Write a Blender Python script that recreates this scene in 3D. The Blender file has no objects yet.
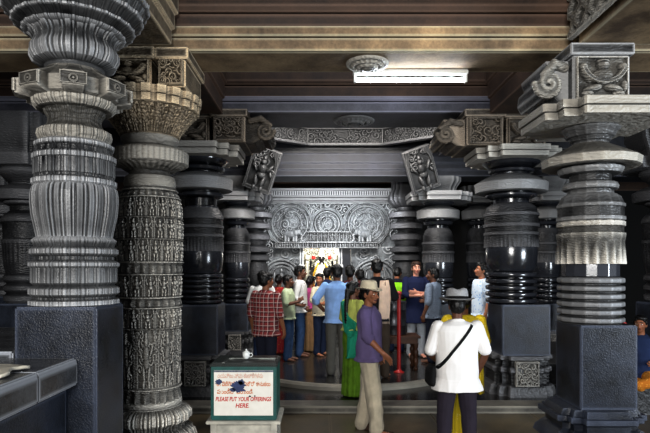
import bpy, bmesh, math, random
import numpy as np
from mathutils import Vector, Matrix, noise as mnoise
PI = math.pi
random.seed(7)
RS = np.random.RandomState(11)
sc = bpy.context.scene
C = sc.collection

# ------------------------------------------------------------------ camera numbers
F, VX, VY, EYE = 550.0, 320.0, 268.0, 1.86      # focal length (px), vanishing point (px), eye height (m)
def wx(px, Y): return (px - VX) * Y / F
def wz(py, Y): return EYE + (VY - py) * Y / F

# ------------------------------------------------------------------ materials
def hexc(r, g, b):
    f = lambda c: (c / 255 / 12.92) if c / 255 <= .04045 else ((c / 255 + .055) / 1.055) ** 2.4
    return (f(r), f(g), f(b), 1)

def nt(m):
    m.use_nodes = True
    t = m.node_tree
    return t, t.nodes['Principled BSDF']

MATS = {}
def stone(name, dark, light, rough=.5, scale=3.0, carve=0.0, carve_scale=22, edge=.35, bump=.25, spec=.5, speck=.25, rough_var=.15):
    m = bpy.data.materials.new(name); t, p = nt(m)
    N, L = t.nodes.new, t.links.new
    tc = N('ShaderNodeTexCoord')
    n1 = N('ShaderNodeTexNoise'); n1.inputs['Scale'].default_value = scale; n1.inputs['Detail'].default_value = 8; n1.inputs['Roughness'].default_value = .65
    n2 = N('ShaderNodeTexNoise'); n2.inputs['Scale'].default_value = scale * 26; n2.inputs['Detail'].default_value = 3
    L(tc.outputs['Object'], n1.inputs['Vector']); L(tc.outputs['Object'], n2.inputs['Vector'])
    r1 = N('ShaderNodeValToRGB'); r1.color_ramp.elements[0].position = .34; r1.color_ramp.elements[1].position = .68
    r1.color_ramp.elements[0].color = hexc(*dark); r1.color_ramp.elements[1].color = hexc(*light)
    L(n1.outputs['Fac'], r1.inputs['Fac'])
    mx = N('ShaderNodeMix'); mx.data_type = 'RGBA'; mx.blend_type = 'OVERLAY'; mx.inputs['Factor'].default_value = speck
    L(r1.outputs['Color'], mx.inputs['A']); L(n2.outputs['Fac'], mx.inputs['B'])
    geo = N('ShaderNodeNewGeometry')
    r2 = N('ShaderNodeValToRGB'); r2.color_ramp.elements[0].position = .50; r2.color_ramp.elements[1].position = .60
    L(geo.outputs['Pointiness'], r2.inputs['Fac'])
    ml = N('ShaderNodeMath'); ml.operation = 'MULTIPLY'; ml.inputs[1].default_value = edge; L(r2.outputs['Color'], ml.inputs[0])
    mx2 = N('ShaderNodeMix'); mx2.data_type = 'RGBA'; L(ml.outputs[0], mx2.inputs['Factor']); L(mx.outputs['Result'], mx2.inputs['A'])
    mx2.inputs['B'].default_value = hexc(*[min(255, int(c * 1.5 + 45)) for c in light])  # convex edges paler: wear plus highlights painted into the colour
    # hollows darkened in the base colour, standing in for crevice shade
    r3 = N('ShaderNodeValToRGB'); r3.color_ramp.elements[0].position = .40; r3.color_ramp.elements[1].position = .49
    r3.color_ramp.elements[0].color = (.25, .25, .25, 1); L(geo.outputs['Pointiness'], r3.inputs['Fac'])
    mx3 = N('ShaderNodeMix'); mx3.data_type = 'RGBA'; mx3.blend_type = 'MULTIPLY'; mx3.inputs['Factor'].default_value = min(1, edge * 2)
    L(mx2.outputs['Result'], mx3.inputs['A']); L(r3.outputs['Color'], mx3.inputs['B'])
    L(mx3.outputs['Result'], p.inputs['Base Color'])
    rr = N('ShaderNodeMapRange'); rr.inputs['To Min'].default_value = max(.05, rough - rough_var); rr.inputs['To Max'].default_value = min(1, rough + rough_var)
    L(n1.outputs['Fac'], rr.inputs['Value']); L(rr.outputs['Result'], p.inputs['Roughness'])
    p.inputs['Specular IOR Level'].default_value = spec
    b1 = N('ShaderNodeBump'); b1.inputs['Strength'].default_value = bump; b1.inputs['Distance'].default_value = .01
    L(n2.outputs['Fac'], b1.inputs['Height'])
    last = b1
    if carve > 0:
        v = N('ShaderNodeTexVoronoi'); v.feature = 'SMOOTH_F1'; v.inputs['Scale'].default_value = carve_scale
        w = N('ShaderNodeTexWave'); w.wave_type = 'RINGS'; w.inputs['Scale'].default_value = carve_scale * .35; w.inputs['Distortion'].default_value = 9; w.inputs['Detail'].default_value = 2
        L(tc.outputs['Object'], v.inputs['Vector']); L(tc.outputs['Object'], w.inputs['Vector'])
        ad = N('ShaderNodeMath'); ad.operation = 'SUBTRACT'; L(w.outputs['Fac'], ad.inputs[0]); L(v.outputs['Distance'], ad.inputs[1])
        b2 = N('ShaderNodeBump'); b2.inputs['Strength'].default_value = carve; b2.inputs['Distance'].default_value = .02
        L(ad.outputs[0], b2.inputs['Height']); L(b1.outputs['Normal'], b2.inputs['Normal']); last = b2
    L(last.outputs['Normal'], p.inputs['Normal'])
    MATS[name] = m
    return m

def plain(name, col, rough=.6, metal=0, spec=.4, emit=0, noise=.12, scale=30, bump=0.0):
    m = bpy.data.materials.new(name); t, p = nt(m)
    N, L = t.nodes.new, t.links.new
    tc = N('ShaderNodeTexCoord'); n = N('ShaderNodeTexNoise'); n.inputs['Scale'].default_value = scale; n.inputs['Detail'].default_value = 4
    L(tc.outputs['Object'], n.inputs['Vector'])
    mx = N('ShaderNodeMix'); mx.data_type = 'RGBA'; mx.inputs['A'].default_value = hexc(*col)
    mx.inputs['B'].default_value = hexc(*[max(0, int(c * (1 - noise * 2.2))) for c in col]); L(n.outputs['Fac'], mx.inputs['Factor'])
    L(mx.outputs['Result'], p.inputs['Base Color'])
    p.inputs['Roughness'].default_value = rough; p.inputs['Metallic'].default_value = metal; p.inputs['Specular IOR Level'].default_value = spec
    if emit:
        p.inputs['Emission Color'].default_value = hexc(*col); p.inputs['Emission Strength'].default_value = emit
    if bump:
        b = N('ShaderNodeBump'); b.inputs['Strength'].default_value = bump; b.inputs['Distance'].default_value = .01
        L(n.outputs['Fac'], b.inputs['Height']); L(b.outputs['Normal'], p.inputs['Normal'])
    MATS[name] = m
    return m

def plaid(name, base, line, dark, freq=11):
    m = bpy.data.materials.new(name); t, p = nt(m); N, L = t.nodes.new, t.links.new
    tc = N('ShaderNodeTexCoord'); sp = N('ShaderNodeSeparateXYZ'); L(tc.outputs['Object'], sp.inputs[0])
    def stripe(sock, f, ph, thr):
        a = N('ShaderNodeMath'); a.operation = 'MULTIPLY_ADD'; a.inputs[1].default_value = f; a.inputs[2].default_value = ph; L(sock, a.inputs[0])
        b = N('ShaderNodeMath'); b.operation = 'FRACT'; L(a.outputs[0], b.inputs[0])
        c = N('ShaderNodeMath'); c.operation = 'LESS_THAN'; c.inputs[1].default_value = thr; L(b.outputs[0], c.inputs[0]); return c.outputs[0]
    def mixin(prev, fac, col, k):
        q = N('ShaderNodeMath'); q.operation = 'MULTIPLY'; q.inputs[1].default_value = k; L(fac, q.inputs[0])
        x = N('ShaderNodeMix'); x.data_type = 'RGBA'; L(q.outputs[0], x.inputs['Factor']); x.inputs['B'].default_value = hexc(*col)
        if isinstance(prev, tuple): x.inputs['A'].default_value = prev
        else: L(prev, x.inputs['A'])
        return x.outputs['Result']
    c = hexc(*base)
    c = mixin(c, stripe(sp.outputs['X'], freq, .1, .45), dark, .55)
    c = mixin(c, stripe(sp.outputs['Z'], freq, .1, .45), dark, .55)
    c = mixin(c, stripe(sp.outputs['X'], freq, .75, .11), line, .7)
    c = mixin(c, stripe(sp.outputs['Z'], freq, .75, .11), line, .7)
    L(c, p.inputs['Base Color']); p.inputs['Roughness'].default_value = .85
    MATS[name] = m
    return m

def dotted(name, base, dot, scale=45, size=.3):
    m = bpy.data.materials.new(name); t, p = nt(m); N, L = t.nodes.new, t.links.new
    tc = N('ShaderNodeTexCoord'); v = N('ShaderNodeTexVoronoi'); v.inputs['Scale'].default_value = scale; L(tc.outputs['Object'], v.inputs['Vector'])
    c = N('ShaderNodeMath'); c.operation = 'LESS_THAN'; c.inputs[1].default_value = size; L(v.outputs['Distance'], c.inputs[0])
    x = N('ShaderNodeMix'); x.data_type = 'RGBA'; L(c.outputs[0], x.inputs['Factor']); x.inputs['A'].default_value = hexc(*base); x.inputs['B'].default_value = hexc(*dot)
    L(x.outputs['Result'], p.inputs['Base Color']); p.inputs['Roughness'].default_value = .85
    MATS[name] = m
    return m

# ------------------------------------------------------------------ objects
def link(name, me, mat=None, parent=None, loc=(0, 0, 0), rot=(0, 0, 0), smooth=True, auto=35):
    o = bpy.data.objects.new(name, me); C.objects.link(o)
    o.location = loc; o.rotation_euler = rot
    if mat:
        for m in (mat if isinstance(mat, (list, tuple)) else [mat]): me.materials.append(m)
    if parent: o.parent = parent
    if smooth:
        me.shade_smooth()
        if auto is not None: me.set_sharp_from_angle(angle=math.radians(auto))
    return o

def thing(name, label, cat, loc=(0, 0, 0), rz=0, group=None):
    o = bpy.data.objects.new(name, None); C.objects.link(o)
    o.location = loc; o.rotation_euler = (0, 0, rz); o.empty_display_size = .1
    return tag(o, label, cat, group)

def tag(o, label, cat, group=None, kind='thing'):
    o['label'] = label; o['category'] = cat; o['kind'] = kind
    if group: o['group'] = group
    return o

def struct(o):
    o['kind'] = 'structure'; return o

def pydata(name, v, f):
    me = bpy.data.meshes.new(name)
    me.from_pydata([tuple(map(float, a)) for a in v] if not isinstance(v, np.ndarray) else v.tolist(), [], f if isinstance(f, list) else f.tolist())
    me.update(); return me

class MB:
    def __init__(s): s.v = []; s.f = []
    def add(s, v, f):
        o = len(s.v); s.v += [tuple(map(float, a)) for a in v]; s.f += [[i + o for i in a] for a in f]; return s
    def box(s, x0, x1, y0, y1, z0, z1, rot=None, piv=None):
        v = [(x0, y0, z0), (x1, y0, z0), (x1, y1, z0), (x0, y1, z0), (x0, y0, z1), (x1, y0, z1), (x1, y1, z1), (x0, y1, z1)]
        if rot is not None: v = [rot @ (Vector(a) - piv) + piv for a in v]
        return s.add(v, [[0, 3, 2, 1], [4, 5, 6, 7], [0, 1, 5, 4], [1, 2, 6, 5], [2, 3, 7, 6], [3, 0, 4, 7]])
    def sweep(s, prof, x0, x1, axis='x', flip=False):
        """closed profile [(a, z)] extruded along x (a is y) or along y (a is x)"""
        n = len(prof); v = []
        for e in (x0, x1):
            for a, z in prof: v.append((e, a, z) if axis == 'x' else (a, e, z))
        f = [[i, (i + 1) % n, n + (i + 1) % n, n + i] for i in range(n)]
        f += [list(range(n))[::-1], list(range(n, 2 * n))]
        return s.add(v, f)
    def me(s, name, bevel=0):
        m = pydata(name, s.v, s.f)
        bm = bmesh.new(); bm.from_mesh(m)
        bmesh.ops.recalc_face_normals(bm, faces=bm.faces)
        if bevel: bmesh.ops.bevel(bm, geom=bm.edges[:], offset=bevel, segments=2, affect='EDGES', clamp_overlap=True)
        for w_ in (.010, .012, .03):                     # keeps worn, highlighted edges narrow on flat faces
            big = [f for f in bm.faces if len(f.verts) == 4 and f.calc_area() > .004 and f.calc_area() / max(1e-6, f.calc_perimeter()) > w_ * 1.3]
            if bevel and big: bmesh.ops.inset_individual(bm, faces=big, thickness=w_, use_even_offset=True)
        bm.to_mesh(m); bm.free(); return m

# cross-sections: unit radius as a function of angle
def cross(shape, th):
    k = shape[0]
    if k == 'o': return np.ones_like(th)
    if k == 's': return 1 / np.maximum(np.abs(np.cos(th)), np.abs(np.sin(th)))
    if k == 'x':                                     # square plan with stepped corners
        c, s_ = np.abs(np.cos(th)) + 1e-6, np.abs(np.sin(th)) + 1e-6
        best = np.zeros_like(th)
        for a, b in ((1, .56), (.80, .80), (.56, 1)): best = np.maximum(best, np.minimum(a / c, b / s_))
        return best
    if k == 'p':
        n = shape[1]; a = (th + (shape[2] if len(shape) > 2 else 0) + PI / n) % (2 * PI / n) - PI / n
        return 1 / np.cos(a)
    if k == 'f':                                     # pleats
        n, a = shape[1], shape[2]; u = (th * n / (2 * PI)) % 1
        return 1 + a * (1 - 4 * np.abs(u - .5)) * .5
    if k == 'g':                                     # grouped pleats: flat, step, ridge
        n, a = shape[1], shape[2]; u = (th * n / (2 * PI)) % 1; d = np.abs(u - .5) * 2
        return 1 + a * (np.where(d < .22, 1, np.where(d < .4, .3, np.where(d < .58, .75, np.where(d < .72, .0, .45)))))
    if k == 'd':
        n, a = shape[1], shape[2]; u = (th * n / (2 * PI)) % 1
        return 1 + a * np.where(u < .62, 1, 0)
    if k == 'b':                                     # bosses
        n, ph, a = shape[1], shape[2], shape[3]; u = np.abs((((th - ph) * n / (2 * PI)) + .5) % 1 - .5)
        return 1 + a * np.clip((.27 - u) / .04, 0, 1)
    raise ValueError(k)

def lathe(name, prof, nseg=128, disp=None):
    """prof [(r, z, shape)] from one end to the other, capped; returns a mesh"""
    th = np.arange(nseg) * 2 * PI / nseg
    rings = []
    for r, z, sh in prof:
        rr = r * cross(sh, th)
        rings.append(np.stack([rr * np.cos(th), rr * np.sin(th), np.full(nseg, z)], 1))
    R = np.array(rings)
    if disp is not None: R = disp(R, th)
    nr = len(prof)
    v = np.concatenate([R.reshape(-1, 3), [[0, 0, prof[0][1]], [0, 0, prof[-1][1]]]])
    i = np.arange(nseg); j = (i + 1) % nseg
    q = [np.stack([k * nseg + i, k * nseg + j, (k + 1) * nseg + j, (k + 1) * nseg + i], 1) for k in range(nr - 1)]
    f = np.concatenate(q).tolist()
    f += [[nr * nseg, int(j[a]), int(a)] for a in range(nseg)] + [[nr * nseg + 1, (nr - 1) * nseg + a, (nr - 1) * nseg + int(j[a])] for a in range(nseg)]
    m = pydata(name, v, f)
    bm = bmesh.new(); bm.from_mesh(m); bmesh.ops.recalc_face_normals(bm, faces=bm.faces); bm.to_mesh(m); bm.free()
    return m

# ------------------------------------------------------------------ relief carving as height functions of (u, v)
def bump2(x, y, cx, cy, rx, ry, rot=0):
    dx, dy = x - cx, y - cy
    if rot: c, s_ = math.cos(rot), math.sin(rot); dx, dy = c * dx + s_ * dy, -s_ * dx + c * dy
    return np.sqrt(np.clip(1 - (dx / rx) ** 2 - (dy / ry) ** 2, 0, 1))

def figure(x, y):
    """one dancing figure in a niche; x in -.5...5, y in 0..1"""
    h = np.zeros_like(x)
    for cx, cy, rx, ry, a, ro in ((0, .80, .10, .085, 1, 0), (0, .90, .07, .07, .8, 0), (0, .61, .15, .15, 1, 0), (.02, .44, .16, .11, .95, 0),
                                 (-.10, .27, .075, .17, .9, .25), (.13, .26, .075, .17, .9, -.2), (-.11, .09, .07, .10, .8, -.2), (.14, .09, .07, .10, .8, .1),
                                 (-.24, .62, .055, .15, .75, .6), (.25, .66, .055, .15, .75, -.7), (-.32, .78, .05, .1, .7, -.2), (.33, .52, .05, .1, .7, .5)):
        h = np.maximum(h, a * bump2(x, y, cx, cy, rx, ry, ro))
    h = np.maximum(h, .55 * ((np.abs(np.abs(x) - .44) < .05) & (y < .82)))
    d = np.hypot(x, (y - .78) * 1.1)
    h = np.maximum(h, .6 * ((np.abs(d - .42) < .05) & (y > .76)))
    return np.maximum(h, .5 * (y < .035))

def figrow(u, v, n):
    x = (u * n) % 1 - .5
    return figure(x, v)

def foliage(u, v, asp, seed=1, n=60, rmin=.05, rmax=.16, turns=2.4):
    """swirling scrollwork over u,v in 0..1 (asp = width / height)"""
    r_ = np.random.RandomState(seed); h = np.zeros_like(u); X = u * asp; Y = v
    for k in range(n):
        cx, cy, R, sg, ph = r_.rand() * asp, r_.rand(), rmin + (rmax - rmin) * r_.rand(), r_.choice([-1, 1]), r_.rand() * 6.3
        dx, dy = X - cx, Y - cy; d = np.hypot(dx, dy); a = np.arctan2(dy, dx)
        w = np.clip(1 - d / R, 0, 1)
        q = (.5 + .5 * np.cos(sg * a + ph + turns * 2 * PI * d / R)) * np.clip(w * 3, 0, 1) + .35 * np.clip(1 - d / (R * .22), 0, 1)
        h = np.maximum(h, q * (.6 + .4 * r_.rand()))
    return h

def lattice(u, v, nu, nv):
    a, b = (u * nu + v * nv) % 1, (u * nu - v * nv) % 1
    l = np.maximum(np.abs(a - .5) > .37, np.abs(b - .5) > .37) * 1.0
    c = np.hypot(((u * nu) % .5 - .25) * 2, ((v * nv) % .5 - .25) * 2)
    return np.maximum(l, .6 * np.clip(1 - c * 3.2, 0, 1))

def relief(name, W, H, nx, ny, func, depth, back=.03):
    """a slab W x H standing in the xz plane (origin at bottom centre), carved face towards -y"""
    u, v = np.meshgrid(np.linspace(0, 1, nx), np.linspace(0, 1, ny))
    h = np.clip(func(u, v), 0, 1.6) * depth
    h[0, :] = h[-1, :] = 0; h[:, 0] = h[:, -1] = 0
    V = np.stack([(u - .5) * W, -h, v * H], -1).reshape(-1, 3)
    idx = np.arange(nx * ny).reshape(ny, nx)
    f = np.stack([idx[:-1, :-1], idx[:-1, 1:], idx[1:, 1:], idx[1:, :-1]], -1).reshape(-1, 4).tolist()
    b = len(V); V = np.concatenate([V, [[-W / 2, back, 0], [W / 2, back, 0], [W / 2, back, H], [-W / 2, back, H]]])
    f += [idx[0, ::-1].tolist() + [b, b + 1], idx[-1, :].tolist() + [b + 2, b + 3], idx[:, 0].tolist() + [b + 3, b], idx[::-1, -1].tolist() + [b + 1, b + 2], [b, b + 3, b + 2, b + 1]]
    return pydata(name, V, f)

# ------------------------------------------------------------------ fused organic bodies
def frame(d):
    d = Vector(d).normalized(); a = Vector((0, 0, 1)) if abs(d.z) < .9 else Vector((0, 1, 0))
    x = a.cross(d).normalized(); return x, d.cross(x)

def tube(mb, pts, rad, n=12, flat=1.0, side=None):
    """tapering tube with rounded ends; flat squeezes it across 'side'"""
    pts = [Vector(p) for p in pts]; R = []
    if len(rad) == 1: rad = list(rad) * len(pts)
    P, Q = [], []
    d0 = (pts[1] - pts[0]).normalized(); d1 = (pts[-1] - pts[-2]).normalized()
    for k in (-1, -.8, -.45): P.append(pts[0] + d0 * rad[0] * k); Q.append(rad[0] * math.sqrt(max(0.0008, 1 - k * k)))
    P += pts; Q += list(rad)
    for k in (.45, .8, 1): P.append(pts[-1] + d1 * rad[-1] * k); Q.append(rad[-1] * math.sqrt(max(0.0008, 1 - k * k)))
    v = []; m = len(P)
    x = None
    for i, (p, r) in enumerate(zip(P, Q)):
        d = (P[min(i + 1, m - 1)] - P[max(i - 1, 0)]).normalized()
        if side is not None: x = (Vector(side) - d * Vector(side).dot(d)).normalized()
        elif x is None: x = frame(d)[0]
        else: x = (x - d * x.dot(d)).normalized()
        y = d.cross(x)
        for j in range(n):
            t = 2 * PI * j / n; v.append(p + x * (r * math.cos(t) * flat) + y * (r * math.sin(t)))
    f = [[i * n + j, i * n + (j + 1) % n, (i + 1) * n + (j + 1) % n, (i + 1) * n + j] for i in range(m - 1) for j in range(n)]
    f += [list(range(n))[::-1], [(m - 1) * n + j for j in range(n)]]
    mb.add(v, f)

def ell(mb, c, r, rot=None, n=14, m=10):
    v = []; c = Vector(c)
    for i in range(1, m):
        a = PI * i / m
        for j in range(n):
            t = 2 * PI * j / n; q = Vector((r[0] * math.sin(a) * math.cos(t), r[1] * math.sin(a) * math.sin(t), r[2] * math.cos(a)))
            v.append(c + (rot @ q if rot else q))
    top, bot = Vector((0, 0, r[2])), Vector((0, 0, -r[2]))
    v += [c + (rot @ top if rot else top), c + (rot @ bot if rot else bot)]
    k = (m - 1) * n
    f = [[i * n + j, (i + 1) * n + j, (i + 1) * n + (j + 1) % n, i * n + (j + 1) % n] for i in range(m - 2) for j in range(n)]
    f += [[k, j, (j + 1) % n] for j in range(n)] + [[k + 1, (m - 2) * n + (j + 1) % n, (m - 2) * n + j] for j in range(n)]
    mb.add(v, f)

def loft(mb, secs, n=24, power=2.0):
    """secs [(centre, rx, ry, ux, uy)]: stacked ovals, flat ends"""
    v = []
    for c, rx, ry, ux, uy in secs:
        for j in range(n):
            t = 2 * PI * j / n; a, b = math.cos(t), math.sin(t)
            a = math.copysign(abs(a) ** (2 / power), a); b = math.copysign(abs(b) ** (2 / power), b)
            v.append(Vector(c) + Vector(ux) * (rx * a) + Vector(uy) * (ry * b))
    m = len(secs)
    f = [[i * n + j, i * n + (j + 1) % n, (i + 1) * n + (j + 1) % n, (i + 1) * n + j] for i in range(m - 1) for j in range(n)]
    f += [list(range(n))[::-1], [(m - 1) * n + j for j in range(n)]]
    mb.add(v, f)

def fuse(mb, name, voxel=.008, smooth=4, wrinkle=0, wscale=(9, 9, 4), seed=0, keep=1.0):
    me = mb.me(name)
    o = bpy.data.objects.new('tmp', me); C.objects.link(o)
    r = o.modifiers.new('r', 'REMESH'); r.mode = 'VOXEL'; r.voxel_size = voxel
    s_ = o.modifiers.new('s', 'SMOOTH'); s_.factor = .5; s_.iterations = smooth
    if keep < 1:
        d = o.modifiers.new('d', 'DECIMATE'); d.ratio = keep
    dg = bpy.context.evaluated_depsgraph_get(); dg.update()
    out = bpy.data.meshes.new_from_object(o.evaluated_get(dg)); out.name = name
    bpy.data.objects.remove(o); bpy.data.meshes.remove(me)
    if wrinkle:
        n = len(out.vertices); co = np.empty(n * 3); no = np.empty(n * 3)
        out.vertices.foreach_get('co', co); out.vertices.foreach_get('normal', no)
        co = co.reshape(-1, 3); no = no.reshape(-1, 3)
        off = Vector((seed * 3.7, seed * 1.3, seed * 5.1))
        for i in range(n):
            p = co[i]; q = Vector((p[0] * wscale[0], p[1] * wscale[1], p[2] * wscale[2] + p[0] * 3)) + off
            co[i] = p + no[i] * (wrinkle * (1 - 2 * abs(mnoise.noise(q))) )
        out.vertices.foreach_set('co', co.ravel()); out.update()
    return out

def text_mesh(body, size, shear=0, extrude=.0006, bold=0, align='CENTER', spacing=1.0):
    cu = bpy.data.curves.new('t', 'FONT'); cu.body = body; cu.size = size; cu.shear = shear; cu.extrude = extrude; cu.offset = bold
    cu.align_x = align; cu.resolution_u = 3; cu.space_line = spacing
    o = bpy.data.objects.new('t', cu); C.objects.link(o)
    dg = bpy.context.evaluated_depsgraph_get(); dg.update()
    me = bpy.data.meshes.new_from_object(o.evaluated_get(dg))
    bpy.data.objects.remove(o); bpy.data.curves.remove(cu)
    return me
# ------------------------------------------------------------------ stone palette
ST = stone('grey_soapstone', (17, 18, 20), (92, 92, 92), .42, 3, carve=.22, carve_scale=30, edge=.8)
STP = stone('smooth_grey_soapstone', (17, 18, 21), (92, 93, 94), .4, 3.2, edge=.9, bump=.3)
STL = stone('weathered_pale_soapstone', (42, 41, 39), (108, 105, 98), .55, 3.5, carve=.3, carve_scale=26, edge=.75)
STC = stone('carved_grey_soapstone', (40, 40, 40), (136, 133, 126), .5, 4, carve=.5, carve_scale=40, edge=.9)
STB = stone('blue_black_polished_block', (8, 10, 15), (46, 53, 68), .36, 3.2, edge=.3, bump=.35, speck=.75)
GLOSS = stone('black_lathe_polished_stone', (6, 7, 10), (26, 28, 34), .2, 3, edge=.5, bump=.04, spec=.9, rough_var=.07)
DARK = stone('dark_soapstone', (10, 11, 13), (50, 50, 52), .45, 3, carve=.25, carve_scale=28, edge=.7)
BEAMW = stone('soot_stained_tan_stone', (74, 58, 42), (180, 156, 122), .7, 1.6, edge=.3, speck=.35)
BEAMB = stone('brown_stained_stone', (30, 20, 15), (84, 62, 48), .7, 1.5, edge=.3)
BEAMD = stone('dark_slate_beam_stone', (20, 21, 26), (68, 70, 80), .5, 1.5, edge=.4)
BEAMG = stone('blue_grey_beam_stone', (40, 39, 46), (106, 104, 114), .5, 1.5, edge=.4)
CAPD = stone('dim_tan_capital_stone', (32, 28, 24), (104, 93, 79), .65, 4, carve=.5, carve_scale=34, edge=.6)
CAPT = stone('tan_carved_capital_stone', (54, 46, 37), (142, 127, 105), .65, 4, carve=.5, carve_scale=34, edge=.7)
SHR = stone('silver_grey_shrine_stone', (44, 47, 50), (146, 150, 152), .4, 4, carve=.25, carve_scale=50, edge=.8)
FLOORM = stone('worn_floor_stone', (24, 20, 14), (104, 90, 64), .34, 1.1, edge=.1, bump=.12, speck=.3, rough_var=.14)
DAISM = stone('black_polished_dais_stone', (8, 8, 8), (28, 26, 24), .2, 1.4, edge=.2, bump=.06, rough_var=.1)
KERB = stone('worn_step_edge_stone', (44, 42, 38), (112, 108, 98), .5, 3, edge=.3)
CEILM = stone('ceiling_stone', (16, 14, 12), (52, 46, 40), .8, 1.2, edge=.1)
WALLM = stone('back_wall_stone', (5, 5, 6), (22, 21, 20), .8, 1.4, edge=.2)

# ------------------------------------------------------------------ shell
def bx(name, x0, x1, y0, y1, z0, z1, mat, parent=None, bevel=.006, smooth=True, loc=None):
    if loc is None: return link(name, MB().box(x0, x1, y0, y1, z0, z1).me(name, bevel), mat, parent, smooth=smooth)
    return link(name, MB().box(x0, x1, y0, y1, z0, z1).me(name, bevel), mat, parent, loc=loc, smooth=smooth)

def slabs(name, x0, x1, y0, y1, z, t, nx, ny, mat, gap=.006):
    mb = MB(); r_ = random.Random(3)
    mb.box(x0, x1, y0, y1, z - t, z - .012)
    for j in range(ny):
        off = r_.random() * .5; xs = [x0] + sorted(x0 + (i + off) * (x1 - x0) / nx for i in range(1, nx)) + [x1]
        ya, yb = y0 + j * (y1 - y0) / ny, y0 + (j + 1) * (y1 - y0) / ny
        for a, b in zip(xs[:-1], xs[1:]): mb.box(a + gap, b - gap, ya + gap, yb - gap, z - .02, z - r_.random() * .004)
    return struct(link(name, mb.me(name, .003), mat))

slabs('floor', -9, 9, -7, 7.05, 0, .2, 14, 12, FLOORM)
fl2 = struct(bx('floor.001', -9, 9, 7.05, 16, -.2, .09, DAISM))
nose = struct(bx('trim_1', -9, 9, 7.02, 7.35, 0, .094, KERB, bevel=.012))
# circular dais in the central bay
dais = thing('round_dais', 'low round black polished stone platform with pale worn rim under the crowd', 'dais', (.5, 9.75, .09))
link('rim', lathe('rim', [(1.86, 0, ('o',)), (1.86, .05, ('o',)), (1.83, .085, ('o',)), (1.77, .088, ('o',)), (1.77, 0, ('o',))], 192), KERB, dais)
link('top_slab', lathe('top_slab', [(1.78, 0, ('o',)), (1.78, .089, ('o',))], 192), DAISM, dais)

struct(bx('wall_back', -9.3, 9.3, 15.2, 15.6, 0, 5.4, WALLM))
struct(bx('wall_left', -9.6, -9.0, -7, 15.6, 0, 5.4, WALLM))
struct(bx('wall_right', 9.0, 9.6, -7, 15.6, 0, 5.4, WALLM))
struct(bx('ceiling', -9.3, 9.3, 1.0, 5.2, 4.22, 4.5, CEILM))
struct(bx('ceiling.001', -9.3, 9.3, 5.2, 8.2, 4.62, 4.9, CEILM))
struct(bx('ceiling.002', -9.3, 9.3, 8.2, 15.6, 4.95, 5.3, CEILM))

# ------------------------------------------------------------------ beams
def beam_x(name, label, x0, x1, prof, mats):
    """prof: list of (part, material, [(y, z)...closed])"""
    cx, cy, cz = (x0 + x1) / 2, prof[0][2][0][0], prof[0][2][0][1]
    t = thing(name, label, 'stone beam', (cx, cy, cz))
    for pn, m, pts in prof:
        link(pn, MB().sweep([(a - cy, b - cz) for a, b in pts], x0 - cx, x1 - cx).me(pn, .004), m, t)
    return t
beam_x('stone_beam', 'tan soot-stained moulded stone beam across the top, above the fluorescent tube', -8.9, 8.9, [
    ('soffit', BEAMW, [(4.93, 3.79), (5.42, 3.79), (5.42, 4.21), (4.93, 4.21)]),
    ('lower_band', BEAMW, [(4.89, 3.792), (4.935, 3.792), (4.935, 3.905), (4.89, 3.905)]),
    ('middle_band', BEAMW, [(4.86, 3.912), (4.935, 3.912), (4.935, 4.0), (4.86, 4.0)]),
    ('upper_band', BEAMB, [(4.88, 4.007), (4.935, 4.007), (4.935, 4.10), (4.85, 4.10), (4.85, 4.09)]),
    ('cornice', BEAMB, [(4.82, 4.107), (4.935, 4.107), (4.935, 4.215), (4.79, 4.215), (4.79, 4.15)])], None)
beam_x('stone_beam', 'blue-grey moulded stone beam just behind the fluorescent tube', -8.9, 8.9, [
    ('soffit', BEAMG, [(7.7, 4.03), (8.5, 4.03), (8.5, 4.61), (7.7, 4.61)]),
    ('lower_band', BEAMG, [(7.66, 4.032), (7.705, 4.032), (7.705, 4.17), (7.66, 4.17)]),
    ('middle_band', BEAMG, [(7.62, 4.176), (7.705, 4.176), (7.705, 4.235), (7.60, 4.235), (7.60, 4.2)]),
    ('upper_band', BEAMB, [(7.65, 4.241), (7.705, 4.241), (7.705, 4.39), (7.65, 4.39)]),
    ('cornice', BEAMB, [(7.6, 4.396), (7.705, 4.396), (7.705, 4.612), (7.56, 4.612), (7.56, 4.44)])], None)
beam_x('stone_beam', 'dark banded stone beam at the far side of the central bay above the shrine wall', -8.9, 8.9, [
    ('soffit', BEAMD, [(10.95, 3.68), (11.65, 3.68), (11.65, 4.94), (10.95, 4.94)]),
    ('lower_band', BEAMD, [(10.9, 3.682), (10.955, 3.682), (10.955, 3.80), (10.9, 3.80)]),
    ('middle_band', BEAMD, [(10.87, 3.806), (10.955, 3.806), (10.955, 3.93), (10.87, 3.93)]),
    ('upper_band', BEAMD, [(10.84, 3.936), (10.955, 3.936), (10.955, 4.12), (10.84, 4.12)]),
    ('cornice', DARK, [(10.80, 4.126), (10.955, 4.126), (10.955, 4.22), (10.80, 4.22)])], None)
def beam_y(label, xc, w, y0, y1, z0, z1, mat, face=None, trimz=0):
    t = thing('stone_beam', label, 'stone beam', (xc, y0, z0))
    h = w / 2
    prof = [(-h, 0), (h, 0), (h, (z1 - z0) * .3), (h + .03, (z1 - z0) * .32), (h + .03, (z1 - z0) * .62), (h + .06, (z1 - z0) * .64), (h + .06, z1 - z0),
            (-h - .06, z1 - z0), (-h - .06, (z1 - z0) * .64), (-h - .03, (z1 - z0) * .62), (-h - .03, (z1 - z0) * .32), (-h, (z1 - z0) * .3)]
    link('soffit', MB().sweep(prof, 0, y1 - y0, 'y').me('soffit', .004), mat, t)
    return t, h
tb, h = beam_y('pale-bottomed stone beam with lattice-carved side running over the right front pillar', 2.62, .74, -1.0, 4.78, 3.8, 4.21, BEAMW)
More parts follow.
